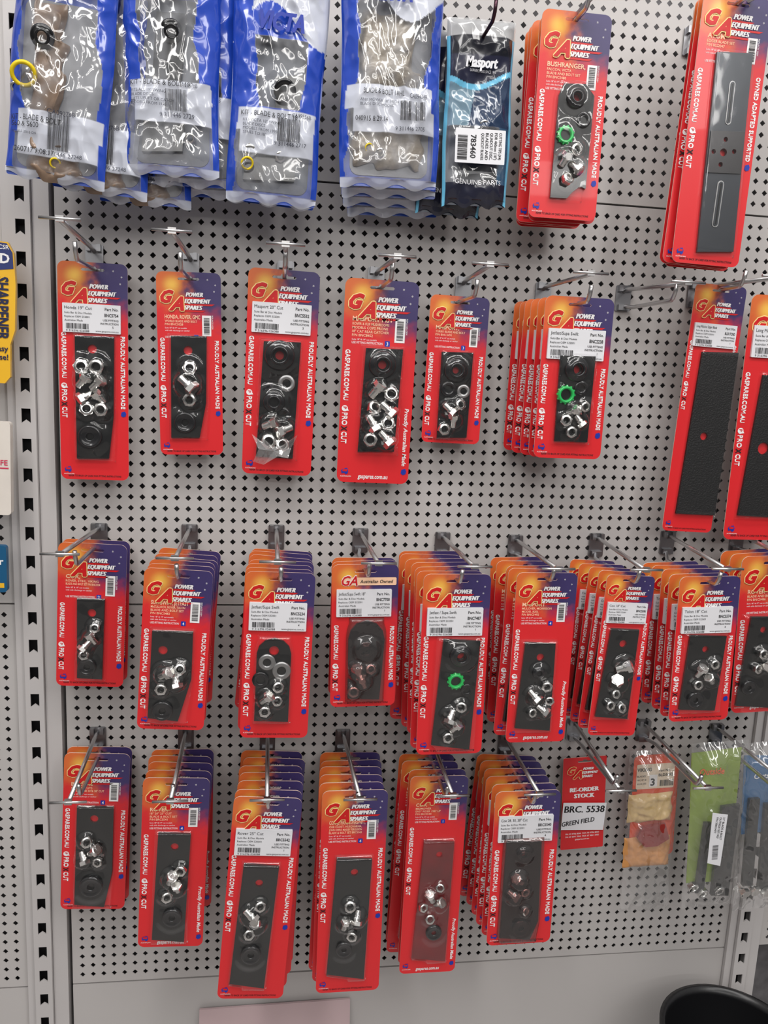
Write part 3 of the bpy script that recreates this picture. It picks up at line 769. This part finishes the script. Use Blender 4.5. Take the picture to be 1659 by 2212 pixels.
bags=[
 dict(top=(150,-60),bot=(120,392),w=212,d=.10,n=3,seed=1,pat=victa(.69,.80,.05,.38,.02,1),back=('bag_back_blue',(40,78,180)),inner=CLOUD,off=(.035,-.004),fan=-2,
   tx=[T_('KIT - BLADE & BOLT',30,262,10,BLACKP,width=88),T_('S60 & S600',32,276,9,BLACKP,width=50),T_('MODELS 2010 ON',32,290,4),T_('9 311446 27248',100,340,7,width=70),T_('260717 9:08:17',38,330,9,BLACKP,width=70),T_('CA09276B',112,255,8,width=48)],
   bars=[(110,262,160,330,False)],cont=[('lump',((60,10),(150,250)),TAN,'wrapped_part'),('lump',((60,300),(175,380)),TAN,'wrapped_part'),('ring',62,172,20),('ring',125,358,9),('n',40,192,11),('c',100,90,22)],
   grp=gb,lab='blue and clear plastic parts bag with brown contents and yellow ring'),
 dict(top=(372,-70),bot=(372,378),w=200,d=.09,n=3,seed=2,pat=victa(.56,.66,.16,.30,.10,.2),back=('bag_back_blue',(40,78,180)),inner=CLOUD2,off=(.02,-.006),
   tx=[T_('KIT - BLADE & BOLT 19"',285,190,9,BLACKP,width=112),T_('CA09478B',390,200,8,width=34),T_('FITS ALL 19" SWING',288,206,5),T_('BLADE DISCS',288,215,5),T_('LIFTS UPLIFT OR CATCH',288,224,5),T_('MODELS FROM 1996',288,233,5),T_('9 311446 2729',350,262,8,width=62)],
   bars=[(362,208,408,250,False)],cont=[('blade',[(340,30),(405,35),(392,185),(330,178)],IRON),('blade',[(312,262),(400,262),(395,330),(308,330)],BLADE),('n',412,305,11),('c',372,75,22)],
   grp=gb,lab='blue and clear plastic parts bag with dark blade inside'),
 dict(top=(612,-60),bot=(585,440),w=190,d=.09,n=2,seed=3,pat=victa(.60,.70,.30,.26,.27,2.6),back=('bag_back_blue',(40,78,180)),inner=CLOUD2,off=(.004,.002),
   tx=[('VICTA',560,74,30,BLUEP,dict(bold=.03,shear=.25,width=82)),T_('KIT - BLADE & BOLT 18"',522,256,9,BLACKP,width=108),T_('CA09556B',630,264,7,width=36),T_('FITS VICTA 18" SWING',526,270,5),T_('BLADE DISCS',526,279,5),T_('MODELS FROM 1996',526,288,5),T_('SERIES TO 18"',526,297,5),T_('9 311446 2717',592,322,7,width=60)],
   bars=[(598,272,650,314,False)],cont=[('blade',[(595,170),(668,165),(655,240),(595,245)],BLADE),('blade',[(535,320),(645,320),(635,395),(525,390)],BLADE),('n',605,342,12),('ring',535,360,11),('n',540,330,14),('k',615,205,22)],
   grp=gb,lab='blue and white plastic parts bag with black blade and bold lettering'),
 dict(top=(850,-70),bot=(838,405),w=208,d=.09,n=4,seed=4,pat=victa(.55,.66,.18,.36,.19,4.0),back=('bag_back_blue',(40,78,180)),inner=CLOUD,off=(.003,-.006),
   tx=[('VICTA',805,14,24,BLUEP,dict(bold=.03,shear=.25,width=70)),T_('BLADE & BOLT 18HL',782,212,9,BLACKP,width=78),T_('CA09434B',880,222,8,width=34),T_('ANY MOWER 18" HIGH LIFT',775,228,5),T_('BLADE DISC MODEL',775,237,5),T_('040915 8:29:14',765,268,9,BLACKP,width=62),T_('9 311446 2705',850,290,7,width=56)],
   bars=[(860,232,915,270,False)],cont=[('lump',((775,40),(900,200)),BEI,'wrapped_part'),('lump',((765,240),(915,355)),BEI,'wrapped_part'),('ring',795,325,8),('n',818,335,11)],
   grp=gb,lab='blue and clear plastic parts bag with beige bubble wrapped contents'),
]
def masp(u,v,x,z):
    if v<.1: return (*lin((225,225,225)),.5)
    if u<.04 or u>.96: return (*LB,.95)
    if v<.2: return (*BK,.96) 
    if v<.30+.05*math.sin(u*4): return (*lin((36,38,60)),.96)
    if v<.33+.05*math.sin(u*4): return (*LB,.95)
    if v<.58: return (*lin((40,60,90)),.9) if u+.5*v>.62 else (*lin((140,175,195)),.6)
    if v<.88: return (*lin((60,110,150)),.5) if u>.8 else (*SHEEN,.12)
    return (*lin((32,34,52)),.97)
bags.append(dict(top=(1040,45),bot=(1022,445),w=140,d=.08,n=2,seed=5,pat=masp,back=('bag_back_dark',(40,50,70)),off=(-.012,-.008),fan=4,th=.010,
   tx=[('Masport',1000,152,19,LABELW,dict(bold=.02,shear=.2,width=62)),T_('LAWNMOWERS SINCE 1910',1010,162,5,LABELW,width=52),('GENUINE PARTS',978,400,9,LABELW,dict(width=92))],
   cont=[('n',1040,275,11),('blade',[(985,380),(1080,375),(1080,392),(985,398)],IRON)],
   grp='dark parts bags',lab='black and light blue plastic parts bag with white sticker'))
for q in bags: make_bag(q)
q=bags[-1]; Mx,h,loc,T=frame(q['top'],q['bot'],q['d'])
b=MB(); a=loc(975,358); e=loc(1084,292)
b.ext(rrect(a[0],a[1],e[0],e[1],.001),[],-.0165,-.0160,LABELW)
for i,s in enumerate(['CUTTING TIPS (X4)','FOR 460mm (18")','QUADCUT DISC,','BLADES AND','QUICKCUT BLADES']):
    p=loc(1070-9.5*i,297); b.text(s,p[0],p[1],.0032,BLACKP,y=-.0168,vert=True,bold=.01,width=.0275)
p=loc(1010,300); b.text('783460',p[0],p[1],.006,BLACKP,y=-.0168,vert=True,bold=.02,width=.024)
a2=loc(980,352);e2=loc(1003,300); b.barcode(a2[0],a2[1],e2[0],e2[1],-.0168,vert=True)
obj('sticker',b.mesh('sticker'),q['obj'])['label']='white sticker with sideways black writing'
for q in bags:
    s=q['slot']
    t=top('display_hook','dark wire display hook holding parts bags','hook','wire display hooks',Matrix.Translation((s.x,0,s.z)))
    b=MB(); b.tube([(0,-.003,0),(0,-.06,0),(0,-.13,0),(0,-.137,.006),(0,-.14,.016)],.002,mat('dark_wire',(70,45,55),.3,.8)); obj('prong',b.mesh('prong'),t)
    b=MB(); b.ext(rrect(-.01,-.016,.01,.016,.002),[],-.003,-.0006,CLIPM); obj('clip',b.mesh('clip'),t)

# ------------------------------------------------------------- small packs at the end of the lowest row
Mx,h,loc,T=frame((1264,1635),(1256,1832),.02)
w=(unproj(1310,1635,.02)-unproj(1217,1635,.02)).length
b=MB(); b.ext(rrect(-w/2,-h,w/2,0,.03*w),[slot_outline(w)],-.0005,.0005,mat('reorder_red',(206,38,42),.4),EDGE,CBACK)
logo(b,w,0,.04*w,.9)
X=lambda u:(-.5+u)*w; Z=lambda v:-v*w
b.btext('RE-ORDER',X(.5),Z(.82),.10*w,WHITE,-.0008,.007*w,4,al='C',width=.66*w); b.btext('STOCK',X(.5),Z(.97),.10*w,WHITE,-.0008,.007*w,4,al='C',width=.46*w)
YS=-.003
b.add([(X(-.02),YS,Z(1.70)),(X(.97),YS,Z(1.78)),(X(1.03),YS,Z(1.12)),(X(.02),YS,Z(1.04))],[(0,1,2,3)],LABELW)
b.btext('BRC. 5538',X(.04),Z(1.28),.16*w,BLACKP,YS-.0004,.006*w,3,shear=.05,width=.93*w,rot=-.06)
b.btext('GREEN FIELD',X(.0),Z(1.62),.11*w,BLACKP,YS-.0004,.006*w,2,shear=.2,width=.76*w,rot=.1)
for i,s in enumerate(['PH: 03 9796 8044  FAX: 03 9796 8000','PH: 07 3841 3944  FAX: 07 3841 3900','gaspares.com.au']): b.text(s,0,Z(1.86+.07*i),.035*w,WHITE,-.0008,.01,0,al='C',maxw=.8*w)
t=top('reorder_card','small red reorder card with handwritten white sticker','card',None,Mx); obj('backing_card',b.mesh('backing_card'),t)

def clearpack(name,topp,botp,wpx,depth,lab,build,film=BAGCLEAR,sd=1,th=.02,cat='parts bag'):
    Mx,h,loc,T=frame(topp,botp,depth); w=(unproj(topp[0]+wpx/2,topp[1],depth)-unproj(topp[0]-wpx/2,topp[1],depth)).length
    t=top(name,lab,cat,None,Mx); nx,nz=44,76; V=[];fs=[]
    for j in range(nz+1):
        for i in range(nx+1):
            u=i/nx;v=j/nz;x=(u-.5)*w;z=-v*h; e=math.sin(min(1,min(u,1-u)/.25)*math.pi/2)*math.sin(min(1,min(v,1-v)/.15)*math.pi/2)
            rg=1-2*abs(noise.noise(Vector((x*70+z*30,z*45-x*20,sd))))
            V.append((x*(1-.06*math.sin(v*7+sd)*abs(u-.5)),-.001-th*e*(.8+.4*noise.noise(Vector((x*40+sd,z*30,1))))-.002*noise.noise(Vector((x*120,z*60,sd)))-.0022*rg,z))
    for j in range(nz):
        for i in range(nx): a=j*(nx+1)+i; fs.append((a,a+nx+1,a+nx+2,a+1))
    b=MB(); b.add(V,fs,film,True); obj('clear_film',b.mesh('clear_film'),t)
    build(t,w,h,loc); return t
CARDB=mat('cardboard_tan',(204,142,80),.5,noise_amt=.4,nscale=40)
YELLOWED=mat('yellowed_plastic',(222,190,130),.3,noise_amt=.2,coat=.4)
ORB=mat('pack_header_orange',(224,80,40),.4)
def vik(t,w,h,loc):
    b=MB(); a=loc(1355,1850);e=loc(1467,1625)
    b.ext(rrect(a[0],a[1],e[0],e[1],.008),[],-.0025,-.0018,ORB)
    a=loc(1371,1703);e=loc(1456,1645); b.ext(rrect(a[0],a[1],e[0],e[1],.002),[],-.0034,-.0026,mat('header_cream',(232,214,190),.5))
    p=loc(1374,1665); b.text('VIKING',p[0],p[1],.0052,BLACKP,-.0038,.02,0,width=.021)
    for i,s in enumerate(('BLADES','MB 3 RT 48','63 & 6 RC SERIES')):
        p=loc(1374,1677+8*i); b.text(s,p[0],p[1],.0026,BLACKP,-.0038,0,0,maxw=.013)
    a=loc(1399,1697);e=loc(1418,1670); b.rect(a[0],a[1],e[0],e[1],-.0037,WHITE)
    p=loc(1402,1694); b.text('3',p[0],p[1],.0105,BLACKP,-.0039,.03,0)
    p=loc(1421,1664); b.text('Part No.',p[0],p[1],.0035,BLACKP,-.0038,.01,0); p=loc(1420,1674); b.text('BLD5692',p[0],p[1],.004,BLACKP,-.0038,.02,0)
    p=loc(1422,1695);q=loc(1452,1680); b.barcode(p[0],p[1],q[0],q[1],-.0038)
    obj('header_card',b.mesh('header_card'),t)
    b=MB(); b.lump(loc(1352,1775),loc(1450,1708),-.003,.010,YELLOWED,2,wob=.001); b.lump(loc(1342,1872),loc(1446,1800),-.003,.009,CARDB,5,wob=.001)
    b.ext([loc(*p) for p in ((1368,1800),(1380,1775),(1428,1768),(1436,1800),(1410,1816),(1384,1818))],[],-.0138,-.010,mat('dark_red_patch',(140,30,24),.4,noise_amt=.4)); obj('wrapped_part',b.mesh('wrapped_part'),t)
clearpack('parts_bag',(1414,1618),(1390,1965),108,.03,'clear plastic bag with orange and cream header and tan wrapped part',vik,sd=3)
def outs(t,w,h,loc):
    b=MB(); GR=mat('bag_lime_green',(132,156,52),.4,coat=.3,noise_amt=.45,nscale=25)
    b.ext([loc(*p) for p in ((1492,1625),(1600,1612),(1585,1760),(1560,1900),(1480,1905),(1488,1750))],[],-.003,-.002,GR)
    p=loc(1508,1672); b.text('Outside',p[0],p[1],.009,ORANGEP,-.004,.02,.1,width=.036)
    obj('printed_insert',b.mesh('insert'),t)
    b=MB(); b.ext([loc(*p) for p in ((1552,1735),(1590,1730),(1565,1925),(1528,1925))],[],-.010,-.005,BLADE); obj('blade',b.mesh('blade'),t)
    b=MB(); b.ext([loc(*p) for p in ((1515,1770),(1530,1770),(1512,1920),(1494,1920))],[],-.010,-.005,IRON); obj('blade',b.mesh('blade'),t)
    b=MB(); b.ext([loc(*p) for p in ((1514,1730),(1546,1734),(1530,1842),(1503,1836))],[],-.0305,-.030,LABELW)
    for i,s in enumerate(['21" BLADE & BOLT','OUTSIDE SET-907','P/N 20051477']):
        p=loc(1536-7*i,1739); b.text(s,p[0],p[1],.0028,BLACKP,-.031,.01,0,vert=True,rot=-.1)
    p=loc(1512,1828);q=loc(1526,1797); b.barcode(p[0],p[1],q[0],q[1],-.031,vert=True)
    obj('sticker',b.mesh('sticker'),t)
    for x,y in ((1490,1908),(1510,1920),(1545,1914)): 
        q=loc(x,y); obj('nut',HW['n'][1],t,(q[0],-.008,q[1]),(.3,.2,.2),.008)
clearpack('parts_bag',(1555,1600),(1530,1955),120,.06,'clear plastic bag with green insert and dark blade',outs,sd=5)
def outs2(t,w,h,loc):
    b=MB(); BB=mat('bag_dull_blue',(60,104,148),.4,coat=.3,noise_amt=.4,nscale=25)
    b.ext([loc(*p) for p in ((1605,1630),(1690,1630),(1680,1790),(1598,1800))],[],-.003,-.002,BB); 
    p=loc(1625,1680); b.text('Outside',p[0],p[1],.008,WHITE,-.004,.02,.1)
    obj('printed_insert',b.mesh('insert'),t)
    for P in (((1612,1720),(1634,1718),(1618,1905),(1596,1905)),((1645,1730),(1672,1730),(1655,1910),(1630,1910))):
        b=MB(); b.ext([loc(*p) for p in P],[],-.009,-.004,BLADE); obj('blade',b.mesh('blade'),t)
    for x,y in ((1600,1920),(1622,1915),(1645,1918)): 
        q=loc(x,y); obj('bolt',HW['b'][1],t,(q[0],-.01,q[1]),(.3,.2,.2),.008)
clearpack('parts_bag',(1655,1600),(1628,1960),105,.05,'clear plastic bag with blue insert, dark blades and bolts',outs2,sd=9)

# ------------------------------------------------------------- things on the neighbouring bay
def flatpack(name,lab,x0,y0,x1,y1,depth,fn,cat):
    Mx,h,loc,T=frame(((x0+x1)/2,y0),((x0+x1)/2+3,y1),depth); t=top(name,lab,cat,None,Mx); b=MB(); fn(b,loc,(unproj(x1,y0,depth)-unproj(x0,y0,depth)).length,h); obj('package_body',b.mesh('package_body'),t)
def f1(b,loc,w,h):
    pts=[(-w/2,-h)]+[(w/2-.008*(1-math.sin(math.pi*i/10))**2-.002*(i==0),-h+h*i/10) for i in range(0,11)]+[(w/2-.006,0),(-w/2,0)]
    pts=[(-w/2,-h),(w/2-.012,-h),(w/2-.006,-.95*h),(w/2-.006,-.72*h),(w/2-.001,-.62*h),(w/2,-.3*h),(w/2-.002,-.08*h),(w/2-.008,-.01*h),(-w/2,0)]
    b.ext(pts,[],-.006,.0,mat('package_yellow',(236,182,40),.35,coat=.4))
    b.flat([(-w/2,-.001),(w/2-.009,-.003),(w/2-.003,-.08*h),(w/2-.002,-.19*h),(-w/2,-.24*h)],-.0064,mat('package_navy',(40,52,110),.4))
    b.text('CSR',w/2-.012,-.06*h,.0045,WHITE,-.0068,.01,0,al='C'); b.text('ND',w/2-.006,-.155*h,.010,WHITE,-.0068,.03,0,al='R')
    b.text('SHARPENER',w/2-.020,-.25*h,.0125,NAVYP,-.0068,.03,0,vert=True,width=.44*h)
    b.text('Easy',w/2-.008,-.77*h,.006,NAVYP,-.0068,.02,0,al='R'); b.text('Use!',w/2-.008,-.83*h,.006,NAVYP,-.0068,.02,0,al='R')
flatpack('sharpener_package','yellow and navy carded sharpener package',-75,518,37,826,.04,f1,'package')
def f2(b,loc,w,h):
    b.ext(rrect(-w/2,-h,w/2,0,.004),[],-.01,.0,mat('package_cream',(222,214,205),.4,noise_amt=.1))
    b.text('LIFE',w/2-.003,-.46*h,.006,mat('print_pink',(205,60,90),.4),-.0105,.02,0,al='R')
    b.rect(-w/2,-.5*h,w/2-.002,-.485*h,-.0103,mat('print_pink',(205,60,90),.4))
flatpack('white_package','cream boxed package with small pink lettering',-70,908,28,1108,.04,f2,'package')
def f3(b,loc,w,h):
    b.ext(rrect(-w/2,-h,w/2,0,.004),[],-.008,.0,mat('package_teal',(20,85,125),.4))
    b.text('r',w/2-.003,-.4*h,.008,WHITE,-.0085,.02,0,al='R'); b.rect(-w/2,-.9*h,w/2-.003,-.8*h,-.0083,mat('package_yellow',(240,190,40)))
flatpack('teal_package','dark teal carded package with white lettering',-70,1175,18,1275,.04,f3,'package')

# ------------------------------------------------------------- pegboard, uprights
def struct(name,me,loc=(0,0,0)):
    o=obj(name,me,None,loc); o['kind']='structure'; return o
def perf(x0,x1,z0,z1,px_,pz_,inner,y,th,m,mar=0.006,lip=.01):
    b=MB(); nx=max(1,round((x1-x0-2*mar)/px_)); nz=max(1,round((z1-z0-2*mar)/pz_))
    tx=(x1-x0-2*mar)/nx; tz=(z1-z0-2*mar)/nz
    outer=[(.5,0),(.5,.5),(0,.5),(-.5,.5),(-.5,0),(-.5,-.5),(0,-.5),(.5,-.5)]
    V=[];fs=[]
    for j in range(nz):
        for i in range(nx):
            cx=x0+mar+tx*(i+.5); cz=z0+mar+tz*(j+.5); o=len(V)
            V+=[(cx+a*tx,y,cz+c_*tz) for a,c_ in outer]+[(cx+a,y,cz+c_) for a,c_ in inner]+[(cx+a,y+th,cz+c_) for a,c_ in inner]
            for k in range(8):
                k2=(k+1)%8
                fs.append((o+k,o+k2,o+8+k2,o+8+k)); fs.append((o+8+k,o+8+k2,o+16+k2,o+16+k))
    b.add(V,fs,m)
    for q in ((x0,z0,x1,z0+mar),(x0,z1-mar,x1,z1),(x0,z0+mar,x0+mar,z1-mar),(x1-mar,z0+mar,x1,z1-mar)): b.rect(q[0],q[1],q[2],q[3],y,m)
    for zz in (z0,z1): b.add([(x0,y,zz),(x1,y,zz),(x1,y+lip,zz),(x0,y+lip,zz)],[(0,1,2,3)],m)
    for xx in (x0,x1): b.add([(xx,y,z0),(xx,y,z1),(xx,y+lip,z1),(xx,y+lip,z0)],[(0,1,2,3)],m)
    return b
rr=.0037
dia=[(rr,0),(rr/2,rr/2),(0,rr),(-rr/2,rr/2),(-rr,0),(-rr/2,-rr/2),(0,-rr),(rr/2,-rr/2)]
XL=unproj(133,1100).x; XR=unproj(1560,2080).x
zt=unproj(829,-120).z; z1=unproj(700,393).z; z2=unproj(660,1308).z; z3=unproj(480,2108).z
pit=.0138
for (za,zb) in ((z1+.0012,zt),(z2+.0012,z1-.0012),(z3+.0012,z2-.0012)):
    b=perf(XL,XR,za,zb,pit,pit,dia,0,.0012,STEEL)
    top('pegboard_panel','light grey perforated steel panel with diamond holes','pegboard','grey pegboard panels',None,b.mesh('pegboard_panel'))
sl=[(.0052,0),(.0052,.0085),(0,.0085),(-.0052,.0085),(-.0052,0),(-.0052,-.0085),(.000,-.0045),(.0052,-.0085)]
def upright(xc,lab):
    b=perf(xc-.011,xc+.011,.2,zt,.022,.0355,sl,-.012,.002,STEEL2,mar=.0005,lip=.03)
    t=top('shelf_upright',lab,'shelving upright','slotted uprights',None,b.mesh('shelf_upright'))
    b=MB(); b.box(xc+.0115,-.006,.2,xc+.030,.02,zt,STEEL2); b.box(xc-.022,-.006,.2,xc-.0115,.02,zt,STEEL2); obj('side_channel',b.mesh('side_channel'),t)
    b=MB(); b.box(xc-.0105,.006,.2,xc+.0105,.019,zt,BLACKP); obj('slot_dark',b.mesh('slot_dark'),t)  # black box added behind the slots, its colour gives their dark depth
xp=unproj(66,1000).x
upright(xp,'grey steel slotted upright between shelving bays')
xq=unproj(1588,2090).x
upright(xq,'grey steel slotted upright beside the pegboard')
for (xa,xb) in ((xp-.30,xp-.024),(xq+.034,xq+.3)):
    for (za,zb) in ((z1+.0012,zt),(z2+.0012,z1-.0012),(z3+.0012,z2-.0012)):
        b=perf(xa,xb,za,zb,pit,pit,dia,0,.0012,STEEL)
        top('pegboard_panel','light grey perforated steel panel with diamond holes','pegboard','grey pegboard panels',None,b.mesh('pegboard_panel'))
b=MB(); b.box(XL,0,.2,XR,.012,z3-.0012,STEEL); top('plain_panel','plain light grey steel kick panel below pegboard','panel',None,None,b.mesh('plain_panel'))
b=MB(); b.box(xp-.3,0,.2,xp-.024,.012,z3-.0012,STEEL); top('plain_panel','plain light grey steel kick panel of the next bay','panel',None,None,b.mesh('plain_panel'))
b=MB(); b.box(xp-.3,-.42,.14,xq+.3,.03,.2,STEEL2); b.box(xp-.3,-.40,.0,xq+.3,.03,.14,STEEL); top('base_shelf','light grey steel base deck of the shelving','shelf',None,None,b.mesh('base_shelf'))
b=MB(); b.box(-2.2,.05,0,2.6,.07,3,DARK); struct('hole_dark_backing',b.mesh('hole_dark_backing'))  # added dark sheet; its colour stands in for shade behind the holes
b=MB(); b.box(-3,-4,-.05,3.4,.07,0,mat('floor_vinyl',(150,145,142),.35,noise_amt=.1)); struct('floor',b.mesh('floor'))

Cc=unproj(1562,2205,.11); Ll=unproj(1425,2208,.11); rad=(Cc-Ll).length
zr=Cc.z; hb=zr-.2
BKM=mat('black_plastic',(20,20,22),.3)
t=top('bucket','round black plastic bucket standing on the base deck','bucket',None,Matrix.Translation((Cc.x,-rad-.045,.2)))
b=MB(); b.lathe([(0,0),(rad*.78,0),(rad*.95,hb-.02),(rad*.96,hb-.012),(rad*1.02,hb-.012),(rad*1.03,hb),(rad*.96,hb+.001),(rad*.93,hb-.01),(rad*.75,.004),(0,.004)],BKM,48,axis='z'); obj('body',b.mesh('body'),t)
P0=unproj(430,2188,.012);P1=unproj(757,2164,.012)
b=MB(); b.add([(P0.x,-.06,.2),(P1.x,-.06,.2),(P1.x,-.004,P1.z),(P0.x,-.004,P0.z),(P0.x,-.063,.2),(P1.x,-.063,.2),(P1.x,-.007,P1.z),(P0.x,-.007,P0.z)],[(0,1,2,3),(4,7,6,5),(0,4,5,1),(3,2,6,7),(1,5,6,2),(0,3,7,4)],mat('pale_pink_board',(192,168,170),.5,noise_amt=.05))
top('pink_board','pale pink board leaning against the kick panel','board',None,None,b.mesh('pink_board'))

# ------------------------------------------------------------- light
def area(name,loc,target,sx,sy,e,col=(1,.975,.95)):
    l=bpy.data.lights.new(name,'AREA'); l.shape='RECTANGLE'; l.size=sx; l.size_y=sy; l.energy=e; l.color=col
    o=bpy.data.objects.new(name,l); COL.objects.link(o); o.location=loc; d=Vector(target)-Vector(loc); o.rotation_euler=d.to_track_quat('-Z','Y').to_euler()
area('ceiling_light',(.1,-1.0,2.9),(.1,0,1.2),1.8,.3,20)
area('ceiling_light',(-.9,-1.7,2.9),(0,0,1.1),.3,1.2,13)
area('ceiling_light',(1.3,-2.0,2.9),(.2,0,1.1),.3,1.4,15)
area('ceiling_light',(-.3,-3.4,2.75),(0,0,1.1),2.6,.18,14)
area('ceiling_light',(.5,-5.0,2.75),(0,0,1.1),3.4,.22,22)
wd=bpy.data.worlds.new('world'); SC.world=wd; wd.use_nodes=True; nt=wd.node_tree; bg=nt.nodes['Background']
tc=nt.nodes.new('ShaderNodeTexCoord'); sp=nt.nodes.new('ShaderNodeSeparateXYZ'); nt.links.new(tc.outputs['Generated'],sp.inputs[0])
cr=nt.nodes.new('ShaderNodeValToRGB'); mr=nt.nodes.new('ShaderNodeMapRange'); mr.inputs[1].default_value=-1; mr.inputs[2].default_value=1
nt.links.new(sp.outputs[2],mr.inputs[0]); nt.links.new(mr.outputs[0],cr.inputs[0])
cr.color_ramp.elements[0].color=(.16,.15,.15,1); cr.color_ramp.elements[1].color=(.98,.97,.95,1)
e=cr.color_ramp.elements.new(.5); e.color=(.16,.155,.155,1)
e=cr.color_ramp.elements.new(.64); e.color=(.5,.49,.48,1)
nt.links.new(cr.outputs[0],bg.inputs[0]); bg.inputs[1].default_value=.72
